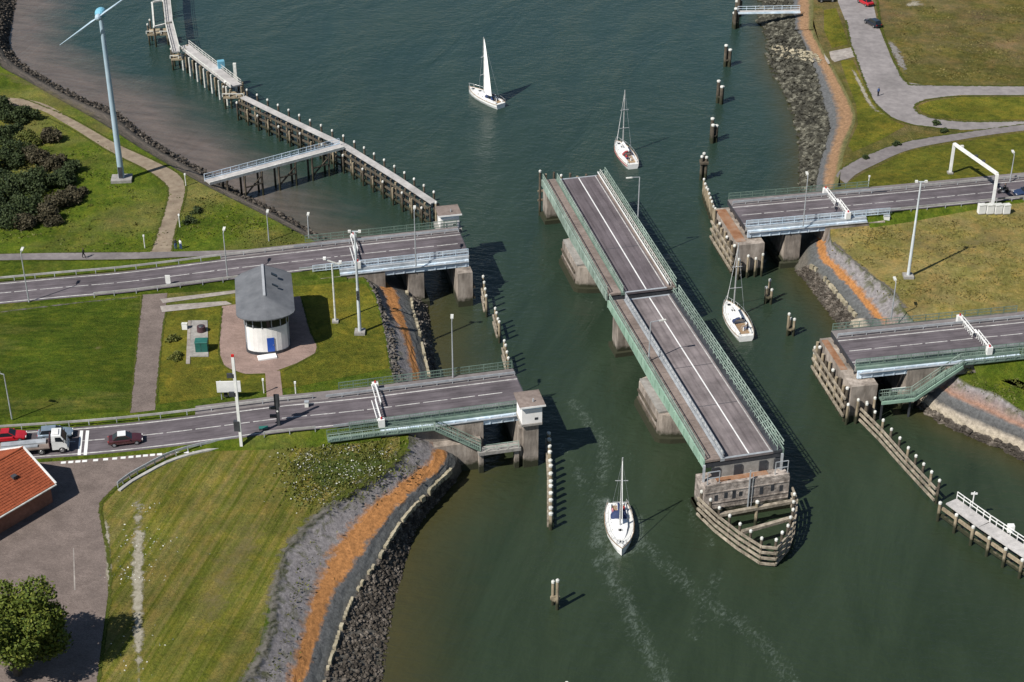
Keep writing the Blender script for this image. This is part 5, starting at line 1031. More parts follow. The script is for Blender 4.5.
# portal over the far right road
a0, a1 = P(950,173,6.4), P(992.5,204,6.9); po = thing('road_portal', 'white steel portal spanning the far right road', 'portal', (a0+a1)/2); HP = 5.4
for a in (a0, a1): lg = part(po, 'leg', 'white_paint', lambda m_: m_.beam(a, Vector((a.x,a.y,a.z+HP)), 0.42, 0.42)); part(lg, 'foot_plate', 'concrete_dry', lambda m_: m_.box(a+Vector((0,0,0.1)), (0.9,0.9,0.24)))
part(po, 'beam', 'white_paint', lambda m_: m_.beam(Vector((a0.x,a0.y,a0.z+HP)), Vector((a1.x,a1.y,a1.z+HP)), 0.42, 0.45))
for u, s_ in ((0.12, 1), (0.45, -1), (0.62, -1)):
    c = a0.lerp(a1, u)+Vector((0,0,HP)); part(po, 'signal_head', 'dark_steel' if s_ < 0 else 'cap_white', lambda m_: m_.box(c+Vector((0.45,0,-0.1)), (0.5,0.4,0.9)))
for i in range(4):
    q = P(981+8.2*i, 213, 6.3); o = thing('white_cabinet', '%s white cabinet of four at the portal foot, counted from left' % ('first', 'second', 'third', 'fourth')[i], 'cabinet', q, 'white cabinets at the portal foot'); part(o, 'box', 'white_paint', lambda m_: m_.box(q+Vector((0,0,0.78)), (1.14,0.8,1.45), 0.18)); part(o, 'roof_lid', 'cap_white', lambda m_: m_.box(q+Vector((0,0,1.55)), (1.2,0.9,0.08), 0.18)); part(o, 'base', 'concrete_dry', lambda m_: m_.box(q+Vector((0,0,0.02)), (1.16,0.84,0.1), 0.18))
q = P(886,222,ZL); o = thing('switch_box', 'small white switch box at the end of the far right bridge girder', 'cabinet', q); part(o, 'box', 'white_paint', lambda m_: m_.box(q+Vector((0,0,0.6)), (0.9,0.6,1.1))); part(o, 'lid', 'galvanised', lambda m_: m_.box(q+Vector((0,0,1.18)), (1.0,0.7,0.06)))
q = P(302,406,7.0); o = thing('switch_box', 'pale switch box at the start of the near left railing', 'cabinet', P(307,408,7.2)); q = P(307,408,7.2); part(o, 'box', 'cap_white', lambda m_: m_.box(q+Vector((0,0,0.5)), (0.5,0.5,1.0))); part(o, 'lid', 'galvanised', lambda m_: m_.box(q+Vector((0,0,1.04)), (0.6,0.6,0.08)))
# guardrails along the landward roads
def grail(key, d, a, b_, label):
    line = offset(ROAD[key], d); line = [p for p in line if a < p.x < b_][::3]
    o = thing('guardrail', label, 'guardrail', line[len(line)//2], 'steel guardrails beside the roads'); mb = MB()
    for p, r in zip(line[:-1], line[1:]): mb.beam(p+Vector((0,0,0.6)), r+Vector((0,0,0.6)), 0.08, 0.32)
    mb.build('beam', 'kerbstone', o)
    for p in line: part(o, 'post', 'galvanised', lambda m_: m_.beam(p-Vector((0,0,0.15)), p-Vector((0,0,-0.72)), 0.1, 0.1))
grail('NL', 3.8, -110, -24, 'grey guardrail along the far side of the near left road'); grail('FL', 3.7, -100, -32, 'grey guardrail along the far side of the far left road'); grail('FL', -3.7, -62, -36, 'grey guardrail on the near side of the far left road by the house')
grail('FR', 3.55, 58, 110, 'grey guardrail along the far side of the far right road'); grail('FR', -3.6, 57, 110, 'grey guardrail on the near side of the far right road'); grail('NL', -3.7, -33, -23, 'short grey guardrail before the near left walkway')
cur = resample(Pl([(243,440.5), (215,445), (188,451), (165,459), (146,469), (130,478), (118,487)], ZL+0.1), 1.6)
o = thing('guardrail', 'curved dark guardrail with low kerb round the mown lawn corner', 'guardrail', cur[len(cur)//2], 'steel guardrails beside the roads'); mb = MB()
for p, r in zip(cur[:-1], cur[1:]): mb.beam(p+Vector((0,0,0.62)), r+Vector((0,0,0.62)), 0.1, 0.34)
mb.build('beam', 'galvanised', o); mb = MB()
for p, r in zip(cur[:-1], cur[1:]): mb.beam(p+Vector((0.3,-0.75,0)), r+Vector((0.3,-0.75,0)), 0.45, 0.22)
mb.build('kerb', 'kerbstone', o)
for i, p in enumerate(cur[::1]): part(o, 'post', 'galvanised', lambda m_: m_.beam(p-Vector((0,0,0.1)), p+Vector((0,0,0.75)), 0.12, 0.12))
# stop lines and block markings of the near left road
ro = [o for o in bpy.data.objects if o.name == 'road'][0]
for s in (78.5, 84.5):
    a, b_ = P(s+1.5, 430.5, 6.435), P(s-1, 455, 6.435); MB().add([a, a+Vector((0.42,0,0)), b_+Vector((0.42,0,0)), b_], [(3,2,1,0)]).build('stop_line', 'white_paint', ro)
line = [p for p in offset(ROAD['NL'], -4.35) if -58 < p.x < -37]
for i, p in enumerate(line): MB().box((p.x, p.y, ZL+0.04), (0.62,0.45,0.02), 0.12).build('block_marking', 'white_paint', ro) if i % 1 == 0 else None
sheet('parking_line', [P(73,548,ZL+0.03), P(74,548,ZL+0.03), P(75.5,590,ZL+0.03), P(74,590,ZL+0.03)][::-1], 'gravel')
# green cabinets and pad beside the house
c = P(199,343,ZL); pad = thing('equipment_pad', 'grey concrete pad in the grass left of the house', 'pad', c); part(pad, 'slab', 'concrete_dry', lambda m_: m_.prism(Pl([(190,355), (208,355), (207.5,322), (191.5,322)], 0)[::1] if False else [P(190,357,ZL), P(208.5,357,ZL), P(207.5,321,ZL), P(191.5,321,ZL)], ZL, ZL+0.12)); part(pad, 'edge', 'gravel', lambda m_: m_.prism([P(186,364,ZL), P(190,364,ZL), P(191,321,ZL), P(188,321,ZL)], ZL, ZL+0.1))
q = P(201.5,352,ZL+0.12); o = thing('green_cabinet', 'dark teal green equipment cabinet on the pad', 'cabinet', q); part(o, 'box', 'teal_green', lambda m_: m_.box(q+Vector((0,0.6,0.75)), (1.7,1.3,1.5), 0.05)); part(o, 'lid', 'teal_green', lambda m_: m_.box(q+Vector((0,0.6,1.55)), (1.85,1.45,0.1), 0.05, 0.9)); part(o, 'door_seam', 'dark_steel', lambda m_: m_.box(q+Vector((0,-0.055,0.8)), (0.05,0.02,1.3)))
q = P(201.5,331,ZL+0.12); o = thing('maroon_tank', 'round dark maroon tank on the pad behind the green cabinet', 'tank', q); part(o, 'tank', 'maroon', lambda m_: m_.cyl(q, q+Vector((0,0,0.8)), 0.65, 0.6, 14)); part(o, 'lid', 'dark_steel', lambda m_: m_.cyl(q+Vector((0,0,0.8)), q+Vector((0,0,0.9)), 0.4, 0.3, 12))
q = P(185,329,ZL); o = thing('white_box', 'small white electrical box beside the equipment pad', 'cabinet', q); part(o, 'box', 'white_paint', lambda m_: m_.box(q+Vector((0,0,0.45)), (0.75,0.5,0.9))); part(o, 'lid', 'cap_white', lambda m_: m_.box(q+Vector((0,0,0.94)), (0.82,0.56,0.06)))
# railings and small posts
railing([P(296,395,7.2), P(302,388,7.3)], 1.0, 1, (1.0,), 0.08)
for (x, y, z, lb) in ((296,396,7.1,'pale short post at the start of the near left far railing'), (264,393,ZL,'thin pale post beside the brick path to the door'), (145,248,ZL,'thin post on the grass left of the dirt path'), (186,186,ZL,'thin yellowish post at the bend of the dirt path'), (180,227,ZL,'small post on the right of the dirt path'), (868,188,6.9,'thin sign post behind the far right railing')):
    q = P(x, y, z); o = thing('marker_post', lb, 'post', q, 'small marker posts'); part(o, 'post', 'cap_white', lambda m_: m_.cyl(q-Vector((0,0,0.1)), q+Vector((0,0,2.1)), 0.09)); part(o, 'cap', 'white_paint', lambda m_: m_.box(q+Vector((0,0,2.15)), (0.26,0.2,0.3)))
# ------------------------------------------------------------------ people
def person(name_label, pos_, rz, pose='stand', top='cloth_black', legs='cloth_blue', hair='bark', cat_group=None, scale=1.0):
    J = {'pel': (0,0,.95), 'wai': (0,0,1.12), 'chest': (0,0,1.36), 'neck': (0,0,1.50), 'head': (0,.02,1.62), 'crown': (0,.02,1.74)}
    if pose == 'sit':
        for k in J: J[k] = (J[k][0], J[k][1], J[k][2]-.45)
        L_ = lambda s: {'hip': (s*.10,.02,.50), 'knee': (s*.13,.45,.50), 'ank': (s*.13,.45,.10), 'toe': (s*.14,.62,.04)}
        A_ = lambda s: {'sh': (s*.19,0,.98), 'elb': (s*.25,.12,.72), 'wri': (s*.18,.32,.62), 'fin': (s*.16,.42,.60)}
    else:
        wk = .18 if pose == 'walk' else 0.03
        L_ = lambda s: {'hip': (s*.10,0,.92), 'knee': (s*.11,s*wk+.03,.50), 'ank': (s*.11,s*wk*1.2,.09), 'toe': (s*.13,s*wk*1.2+.17,.03)}
        A_ = lambda s: {'sh': (s*.19,0,1.42), 'elb': (s*.25,-s*wk*.6,1.14), 'wri': (s*.24,-s*wk+.08,.90), 'fin': (s*.23,-s*wk+.12,.78)}
    R_ = {'pel': .15, 'wai': .135, 'chest': .17, 'neck': .06, 'head': .10, 'crown': .07, 'hip': .095, 'knee': .062, 'ank': .045, 'toe': .04, 'sh': .065, 'elb': .05, 'wri': .035, 'fin': .03}
    vs, rs, es, ix = [], [], [], {}
    def av(k, p, r): ix[k] = len(vs); vs.append(p); rs.append(r)
    for k in ('pel', 'wai', 'chest', 'neck', 'head', 'crown'): av(k, J[k], R_[k])
    es += [(0,1), (1,2), (2,3), (3,4), (4,5)]
    for s in (-1, 1):
        prev = 0
        for k, p in L_(s).items(): av((s,k), p, R_[k]); es.append((prev, ix[(s,k)])); prev = ix[(s,k)]
        prev = 2
        for k, p in A_(s).items(): av((s,k), p, R_[k]); es.append((prev, ix[(s,k)])); prev = ix[(s,k)]
    root = thing('person', name_label, 'person', pos_, cat_group, rz); root.scale = (scale,)*3
    me = bpy.data.meshes.new('body'); me.from_pydata(vs, es, []); me.materials.append(M[top]); o = bpy.data.objects.new('body', me); COL.objects.link(o); o.parent = root
    md = o.modifiers.new('skin', 'SKIN'); md.use_smooth_shade = True
    for i, sv in enumerate(me.skin_vertices[0].data): sv.radius = (rs[i], rs[i]); sv.use_root = (i == 0)
    o.modifiers.new('sub', 'SUBSURF').levels = 1; o.modifiers['sub'].render_levels = 1
    def pt(n_, m_, f_):
        mb = MB(); f_(mb); me2 = bpy.data.meshes.new(n_); me2.from_pydata(mb.v, [], mb.f); me2.materials.append(M[m_]); c = bpy.data.objects.new(n_, me2); COL.objects.link(c); c.parent = root; return c
    hd = J['head']
    pt('face', 'skin', lambda m_: (m_.ball((0,hd[1]+.01,hd[2]+.02), .108, 10, 7, (.88,1,1.12)), m_.ball((0,hd[1]+.115,hd[2]+.0), .02, 6, 4)))
    pt('hair', hair, lambda m_: m_.ball((0,hd[1]-.02,hd[2]+.06), .115, 10, 7, (.95,1.02,.95)))
    def tr(m_):
        for s in (-1, 1):
            q = L_(s); m_.cyl(q['hip'], q['knee'], .105, .082, 8); m_.cyl(q['knee'], q['ank'], .082, .06, 8)
        m_.ball(J['pel'], .175, 10, 6, (1.0,.85,.75))
    pt('trousers', legs, tr)
    return root

# ------------------------------------------------------------------ yachts
def yacht(bow, stern, z_, label, mast_h, mast_x, sail=False, hood='canvas_blue', stripe=None, beam=3.2, cover='canvas_blue', jib=True):
    a, b_ = P(*bow, z_), P(*stern, z_); d = nz((a.x-b_.x, a.y-b_.y, 0)); L = math.hypot(a.x-b_.x, a.y-b_.y); c = (a+b_)/2; n = Vector((-d.y, d.x, 0))
    def Y(x, y, z): q = c+d*x*L+n*y; return Vector((q.x, q.y, z))
    root = thing('sailing_yacht', label, 'sailboat', (c.x, c.y, 0), 'sailing yachts under way in the channel')
    st = [(-.5,.66), (-.42,.80), (-.25,.95), (-.05,1.0), (.15,.90), (.3,.66), (.42,.34), (.48,.10), (.5,.02)]; hb = beam/2
    def hull(m_):
        rows = []
        for x, k in st:
            sh = 0.95+0.35*max(0, x+.1); rows.append([Y(x, hb*k, sh), Y(x, hb*k*.97, .5), Y(x, hb*k*.80, 0.0), Y(x, hb*k*.35, -.45), Y(x, -hb*k*.35, -.45), Y(x, -hb*k*.80, 0.0), Y(x, -hb*k*.97, .5), Y(x, -hb*k, sh)])
        m_.loft(rows); m_.face(rows[0][::-1])
    part(root, 'hull', 'gel_white', hull)
    part(root, 'deck', 'deck_white', lambda m_: m_.loft([[Y(x, hb*k*s*.985, 0.93+0.35*max(0, x+.1)) for s in (1, .5, 0, -.5, -1)] for x, k in st]))
    part(root, 'toe_rail', 'teak', lambda m_: [m_.beam(Y(p[0], s*hb*p[1], .98+.35*max(0,p[0]+.1)), Y(q[0], s*hb*q[1], .98+.35*max(0,q[0]+.1)), .07, .08) for p, q in zip(st[:-1], st[1:]) for s in (-1, 1)])
    if stripe: part(root, 'stripe', stripe, lambda m_: [m_.beam(Y(p[0], s*(hb*p[1]*.985+.02), .66), Y(q[0], s*(hb*q[1]*.985+.02), .66), .05, .16) for p, q in zip(st[:-2], st[1:-1]) for s in (-1, 1)])
    cab = [(-.12,.60), (0.05,.58), (.20,.42), (.30,.22)]
    cb = part(root, 'coachroof', 'gel_white', lambda m_: (m_.loft([[Y(x, hb*k, .95), Y(x, hb*k*.92, 1.36-max(0,x-.1)*1.2), Y(x, hb*k*.4, 1.46-max(0,x-.1)*1.5), Y(x, -hb*k*.4, 1.46-max(0,x-.1)*1.5), Y(x, -hb*k*.92, 1.36-max(0,x-.1)*1.2), Y(x, -hb*k, .95)] for x, k in cab]), m_.face([Y(-.12, hb*.6*s, z) for s, z in ((1,.95), (.92,1.36), (.4,1.46), (-.4,1.46), (-.92,1.36), (-1,.95))])))
    for s in (-1, 1): part(cb, 'cabin_window', 'glass', lambda m_: m_.add([Y(-.06, s*hb*.585, 1.08), Y(.12, s*hb*.515, 1.06), Y(.12, s*hb*.495, 1.24), Y(-.06, s*hb*.565, 1.28)], [(0,1,2,3), (3,2,1,0)]))
    part(cb, 'hatch', 'glass', lambda m_: m_.beam(Y(.13, 0, 1.46), Y(.17, 0, 1.42), .5, .06)); part(root, 'fore_hatch', 'glass', lambda m_: m_.beam(Y(.34,0,1.16), Y(.38,0,1.17), .45, .08))
    part(root, 'cockpit', 'teak', lambda m_: m_.add([Y(-.44,hb*.42,.965), Y(-.15,hb*.48,.965), Y(-.15,-hb*.48,.965), Y(-.44,-hb*.42,.965)], [(3,2,1,0)]))
    for s in (-1, 1): part(root, 'coaming', 'gel_white', lambda m_: m_.beam(Y(-.45, s*hb*.5, 1.1), Y(-.13, s*hb*.56, 1.1), .22, .3))
    part(root, 'steering_wheel', 'alu', lambda m_: [m_.beam(Y(-.36,.4*math.cos(t_),1.5+.4*math.sin(t_)), Y(-.36,.4*math.cos(t_+.785),1.5+.4*math.sin(t_+.785)), .05, .05) for t_ in np.arange(0, 6.28, .785)]); part(root, 'pedestal', 'gel_white', lambda m_: m_.beam(Y(-.355,0,.97), Y(-.355,0,1.5), .2, .2))
    if hood: part(root, 'spray_hood', hood, lambda m_: m_.loft([[Y(x, hb*.58*math.cos(t_), 1.2+hg*math.sin(t_)) for t_ in np.linspace(0, math.pi, 9)] for x, hg in ((-.19,.85), (-.14,.82), (-.08,.25))]))
    mx = mast_x; dk = 1.3
    ms = part(root, 'mast', 'alu', lambda m_: m_.cyl(Y(mx,0,dk), Y(mx,0,mast_h), .13, .09, 8))
    for zz, w_ in ((mast_h*.42, 1.0), (mast_h*.70, .8)): part(ms, 'spreader', 'alu', lambda m_: m_.beam(Y(mx-.01,-w_,zz), Y(mx-.01,w_,zz), .09, .06))
    for s in (-1, 1): part(root, 'shroud', 'galvanised', lambda m_: (m_.cyl(Y(mx-.02,s*hb*.95,1.0), Y(mx-.01,s*1.0,mast_h*.42), .012, .012, 4), m_.cyl(Y(mx-.01,s*1.0,mast_h*.42), Y(mx,0,mast_h*.95), .012, .012, 4)))
    part(root, 'backstay', 'galvanised', lambda m_: m_.cyl(Y(-.49,0,1.0), Y(mx,0,mast_h), .012, .012, 4)); part(root, 'furled_jib', 'sailcloth', lambda m_: m_.cyl(Y(.47,0,1.3), Y(mx+.01,0,mast_h*.96), .055, .035, 6)) if jib else None
    bm = part(root, 'boom', 'alu', lambda m_: m_.beam(Y(mx,0,2.2), Y(mx-.36,0,2.25), .14, .16))
    if sail:
        def sl(m_):
            rows = []
            for i in range(9):
                f = i/8; zz = 2.35+(mast_h-2.6)*f; ch = .36*L*(1-f)**.9+.1; rows.append([Y(mx-.012-ch*g/L, .95*math.sin(math.pi*g*.9)*(1-f)*.9+(.9*(1-f))*g, zz) for g in (0, .25, .5, .75, 1.0)])
            m_.loft(rows)
        part(root, 'mainsail', 'sailcloth', sl)
    else: part(bm, 'sail_cover', cover, lambda m_: m_.cyl(Y(mx-.01,0,2.42), Y(mx-.35,0,2.38), .22, .13, 8))
    part(root, 'pulpit', 'alu', lambda m_: [m_.cyl(p, q, .03, .03, 5) for p, q in ((Y(.40,.55,1.2), Y(.40,.55,1.8)), (Y(.40,-.55,1.2), Y(.40,-.55,1.8)), (Y(.40,.55,1.8), Y(.5,0,1.85)), (Y(.40,-.55,1.8), Y(.5,0,1.85)))])
    def ll(m_, s):
            pts = [Y(x, s*hb*k*.96, 1.55+.35*max(0,x+.1)) for x, k in st[:7]]
            for p, q in zip(pts[:-1], pts[1:]): m_.cyl(p, q, .022, .022, 4)
            for p in pts: m_.cyl(p-Vector((0,0,.6)), p, .028, .028, 4)
    for s_ in (-1, 1): part(root, 'lifeline', 'alu', lambda m_: ll(m_, s_))
    return root, Y
y1, Y1_ = yacht((469,89), (501,105.5), .6, 'white yacht under a raised white mainsail, top centre', 12.8, .02, sail=True, hood='canvas_blue', jib=False)
y2, Y2_ = yacht((616.5,143), (633,166), .6, 'white yacht with red spray hood beyond the far swing bridge tip', 12.6, .12, hood='hull_red', stripe='hull_red', cover='sailcloth')
y3, Y3_ = yacht((726,303), (746,338), .6, 'white yacht with dark blue spray hood right of the swing bridge', 13.0, .14, hood='canvas_blue', cover='sailcloth', beam=3.6)
y4, Y4_ = yacht((622,552), (617,505), .6, 'white yacht heading to the camera with people in its cockpit', 11.8, .05, hood='canvas_blue', cover='canvas_blue', beam=3.7)
for Yf, lst in ((Y4_, ((-.30,.75,'cloth_red','person in red sitting on the right side of the near yacht cockpit'), (-.26,-.75,'cloth_pink','person in pink sitting on the left side of the near yacht cockpit'), (-.41,.55,'cloth_white','person in white sitting at the stern of the near yacht'))), (Y2_, ((-.28,.6,'cloth_red','person in red sitting in the cockpit of the yacht beyond the swing bridge'),)), (Y1_, ((-.30,.7,'cloth_blue','person in blue sitting in the cockpit of the yacht under sail'),)), (Y3_, ((-.33,-.7,'cloth_black','person in dark clothes sitting in the yacht right of the swing bridge'),))):
    for x, y, cl_, lb in lst: q = Yf(x, y, .80); f_ = Yf(x, 0, .80); person(lb, q, math.atan2(f_.y-q.y, f_.x-q.x)-math.pi/2, 'sit', cl_, 'cloth_blue')

# ------------------------------------------------------------------ vehicles
def car(pos_, rz, label, paint, L=4.3, W=1.75, H=1.45, estate=False, group='cars on and beside the roads', roofbox=False):
    root = thing('car', label, 'car', pos_, group, rz)
    def pt(n_, m_, f_, par=None, smooth=False):
        mb = MB(); f_(mb); me = bpy.data.meshes.new(n_); me.from_pydata(mb.v, [], mb.f); me.materials.append(M[m_])
        if smooth:
            for p_ in me.polygons: p_.use_smooth = True
        o = bpy.data.objects.new(n_, me); COL.objects.link(o); o.parent = par or root; return o
    h, w_ = L/2, W/2
    sx = [(-h,.55,.80,.78), (-h+.12,.30,.90,.92), (-h+.7,.22,.95,1.0), (-.4,.20,.93,1.0), (.7,.20,.92,1.0), (h-.9,.20,.86,.99), (h-.25,.26,.74,.93), (h,.42,.62,.74)]
    def bd(m_):
        rows = [[(x, w_*k*.82, zb), (x, w_*k, zb+.18), (x, w_*k*.99, zt-.12), (x, w_*k*.88, zt), (x, -w_*k*.88, zt), (x, -w_*k*.99, zt-.12), (x, -w_*k, zb+.18), (x, -w_*k*.82, zb)] for x, zb, zt, k in sx]
        m_.loft(rows, close=True); m_.face(rows[0]); m_.face(rows[-1][::-1])
    body = pt('body', paint, bd)
    xb, xf = (-h+.25, .95) if estate else (-h+.55, .85); rb, rf_ = (-h+.55, .1) if estate else (-.95, .05)
    ca = [(xb, w_*.86, .92), (xf, w_*.86, .92), (xf, -w_*.86, .92), (xb, -w_*.86, .92), (rb, w_*.68, H), (rf_, w_*.68, H), (rf_, -w_*.68, H), (rb, -w_*.68, H)]
    pt('cabin', paint, lambda m_: m_.add(ca, [(4,7,6,5)[::-1], (0,4,5,1)[::-1], (1,5,6,2)[::-1], (2,6,7,3)[::-1], (3,7,4,0)[::-1]]), body)
    def quad(i, j, k, l, nm, mrg=.1, off=.012):
        v_ = [Vector(ca[q]) for q in (i, j, k, l)]; cc = sum(v_, Vector())/4; nn = (v_[1]-v_[0]).cross(v_[3]-v_[0]).normalized(); 
        if nn.dot(cc-Vector((0,0,1.1))) < 0: nn = -nn
        q = [cc+(p_-cc)*(1-mrg)+nn*off for p_ in v_]; pt(nm, 'glass', lambda m_: m_.add(q, [(0,1,2,3)]), body)
    quad(1,2,6,5,'windscreen'); quad(0,3,7,4,'rear_window'); quad(0,1,5,4,'side_window'); quad(3,2,6,7,'side_window')
    for x in (-h+.75, h-.8):
        for s in (-1, 1):
            wh = pt('wheel', 'rubber', lambda m_: m_.cyl((x, s*(w_-.2), .32), (x, s*(w_+.015), .32), .32, .32, 14)); pt('rim', 'rim', lambda m_: m_.cyl((x, s*(w_+.016), .32), (x, s*(w_+.03), .32), .2, .18, 10), wh)
    for s in (-1, 1): pt('headlight', 'lens_clear', lambda m_: m_.box((h-.08, s*w_*.6, .60), (.12,.32,.14)), body); pt('tail_light', 'lens_red', lambda m_: m_.box((-h+.03, s*w_*.66, .74), (.1,.22,.2)), body); pt('mirror', paint, lambda m_: m_.box((.55, s*(w_+.06), .98), (.14,.16,.12)), body)
    pt('bumper', 'dark_steel', lambda m_: (m_.box((h-.02,0,.34), (.1,W*.7,.12)), m_.box((-h+.03,0,.42), (.1,W*.7,.12))), body)
    if roofbox: pt('roof_panel', 'paint_white', lambda m_: m_.box((-.42,0,H+.03), (1.05,W*.66,.05)), body)
    return root
rz0 = math.atan2(.2, .98)
car(P(126,442.5,6.43), rz0, 'dark maroon car with white roof panel alone on the near left road', 'paint_maroon', 4.4, roofbox=True)
car(P(10,439.5,6.43), rz0-.05, 'red car queueing at the left edge of the near left road', 'paint_red', 4.4)
car(P(56,436.5,6.43), rz0-.04, 'silver blue car waiting just behind the double stop line', 'paint_silver', 4.5, estate=True)
car(P(872.5,25,ZN+.03), math.atan2(-.95,.45)+math.pi, 'black car parked beside the service road, top right', 'paint_black', 4.4, estate=True); car(P(865,4,ZN+.03), math.atan2(-.95,.45)+math.pi, 'dark red car parked beside the service road at the top edge', 'paint_red', 4.2)
car(P(1026,195,6.55), rz0+math.pi, 'navy car waiting beyond the white portal at the right edge', 'paint_navy', 4.3); car(P(826,1,ZN+.03), .1, 'dark car at the top edge left of the service road', 'paint_black', 4.0)
# truck with flat trailer
tp = P(52,449.5,6.43); tr_ = thing('truck', 'white truck cab pulling a long flatbed, waiting at the stop line', 'truck', tp, None, rz0-.03)
def tpt(n_, m_, f_, par=None):
    mb = MB(); f_(mb); me = bpy.data.meshes.new(n_); me.from_pydata(mb.v, [], mb.f); me.materials.append(M[m_]); o = bpy.data.objects.new(n_, me); COL.objects.link(o); o.parent = par or tr_; return o
cabv = [(.2,1.05,.6), (2.1,1.05,.6), (2.1,-1.05,.6), (.2,-1.05,.6), (.2,1.05,2.0), (2.05,1.05,1.6), (2.05,-1.05,1.6), (.2,-1.05,2.0), (.25,.95,2.65), (1.45,.95,2.6), (1.45,-.95,2.6), (.25,-.95,2.65)]
cbn = tpt('cab', 'paint_white', lambda m_: m_.add(cabv, [(0,3,2,1), (0,1,5,4), (1,2,6,5), (2,3,7,6), (3,0,4,7), (4,5,9,8), (5,6,10,9), (6,7,11,10), (7,4,8,11), (8,9,10,11)]))
tpt('windscreen', 'glass', lambda m_: m_.add([(2.0,.92,1.72), (2.0,-.92,1.72), (1.5,-.85,2.52), (1.5,.85,2.52)], [(0,1,2,3)]), cbn).location = (.03,0,.03)
for s in (-1, 1): tpt('side_window', 'glass', lambda m_: m_.add([(.7,s*1.065,1.85), (1.75,s*1.065,1.7), (1.4,s*.99,2.4), (.7,s*.99,2.45)], [(0,1,2,3)]), cbn); tpt('headlight', 'lens_clear', lambda m_: m_.box((2.11,s*.75,.85), (.06,.3,.2)), cbn); tpt('mirror', 'dark_steel', lambda m_: m_.box((1.75,s*1.25,1.95), (.1,.25,.4)), cbn)
tpt('bumper', 'cap_white', lambda m_: m_.box((2.14,0,.55), (.16,2.1,.35)), cbn); tpt('roof_panel', 'lens_clear', lambda m_: m_.box((.75,0,2.69), (.8,1.3,.08)), cbn)
tpt('chassis', 'dark_steel', lambda m_: m_.box((-2.8,0,.65), (7.0,.9,.25))); tpt('flatbed', 'plank_brown', lambda m_: m_.box((-3.6,0,.98), (7.0,2.2,.16))); tpt('load', 'galvanised', lambda m_: (m_.box((-3.4,.3,1.2), (5.6,.9,.26)), m_.box((-3.9,-.55,1.16), (4.6,.5,.18)))); tpt('headboard', 'maroon', lambda m_: m_.box((-.1,0,1.5), (.12,2.1,1.0)))
for x in (1.4, -1.2, -5.0, -6.0):
    for s in (-1, 1): wh = tpt('wheel', 'rubber', lambda m_: m_.cyl((x,s*.75,.45), (x,s*1.08,.45), .45, .45, 14)); tpt('rim', 'rim', lambda m_: m_.cyl((x,s*1.081,.45), (x,s*1.1,.45), .26, .24, 10), wh)
# motorcycle and rider at the portal
q = P(1003,193,6.55); mc = thing('motorcycle', 'black motorcycle waiting under the right leg of the white portal', 'motorcycle', q, None, rz0+math.pi)
def mpt(n_, m_, f_):
    mb = MB(); f_(mb); me = bpy.data.meshes.new(n_); me.from_pydata(mb.v, [], mb.f); me.materials.append(M[m_]); o = bpy.data.objects.new(n_, me); COL.objects.link(o); o.parent = mc; return o
for x in (-.72, .75): mpt('wheel', 'rubber', lambda m_: m_.cyl((x,-.07,.32), (x,.07,.32), .32, .32, 14))
mpt('frame', 'dark_steel', lambda m_: (m_.beam((-.72,0,.35), (.1,0,.55), .14, .3), m_.beam((.1,0,.4), (.5,0,.9), .16, .4), m_.beam((.75,0,.32), (.48,0,1.05), .16, .1))); mpt('tank', 'paint_black', lambda m_: m_.ball((.2,0,.88), .26, 10, 6, (1.3,.75,.7))); mpt('saddle', 'rubber', lambda m_: m_.beam((-.8,0,.86), (-.05,0,.82), .3, .14)); mpt('handlebar', 'alu', lambda m_: m_.beam((.42,-.38,1.1), (.42,.38,1.1), .06, .06)); mpt('headlight', 'lens_clear', lambda m_: m_.ball((.62,0,.92), .11, 8, 5)); mpt('engine', 'galvanised', lambda m_: m_.box((.05,0,.45), (.45,.35,.35)))
u_ = Vector((math.cos(rz0+math.pi), math.sin(rz0+math.pi), 0)); person('rider in black with dark helmet sitting on the motorcycle', q-u_*.25+Vector((0,0,.44)), rz0+math.pi/2, 'sit', 'cloth_black', 'cloth_black', 'rubber')
person('person in black walking on the far left footpath', P(84,258,ZL+.1), -1.4, 'walk', 'cloth_black', 'cloth_black'); person('person in dark blue standing where the dirt path meets the footpath', P(176,249,ZL), .3, 'stand', 'cloth_black', 'cloth_blue'); person('person in pale jacket standing at the dirt path junction', P(181,249,ZL), -.6, 'stand', 'cloth_white', 'cloth_blue')
person('person in dark clothes standing by the service road bend', P(878,96,ZN+.03), .4, 'stand', 'cloth_blue', 'cloth_black')

# ------------------------------------------------------------------ vegetation
def leaves(centres, n, size, jitter=0.5, flat=0.0):
    """many leaf-sized faces spread through the given blobs; 'shade' is a random tint per leaf"""
    C = np.array([c[:3] for c in centres]); Rr = np.array([c[3] for c in centres]); wts = Rr**2.2; idx = RNG.choice(len(C), n, p=wts/wts.sum())
    dr_ = RNG.normal(size=(n,3)); dr_ /= np.linalg.norm(dr_, axis=1)[:,None]; rad = RNG.uniform(0.35, 1.0, n)**0.5*RNG.uniform(0.8, 1.12, n)
    p = C[idx]+dr_*(Rr[idx]*rad)[:,None]*np.array([1,1,0.82])
    a = RNG.normal(size=(n,3)); a[:,2] *= 0.6; a /= np.linalg.norm(a, axis=1)[:,None]; b_ = np.cross(a, dr_+RNG.normal(size=(n,3))*jitter); b_ /= np.linalg.norm(b_, axis=1)[:,None]+1e-9
    s = size*RNG.uniform(0.6, 1.4, n)[:,None]; v = np.stack([p-a*s, p+b_*s*0.6, p+a*s, p-b_*s*0.6], 1).reshape(-1,3)
    sh = np.repeat(np.clip(RNG.normal(0.5, 0.22, n), 0, 1), 4)
    return v, sh
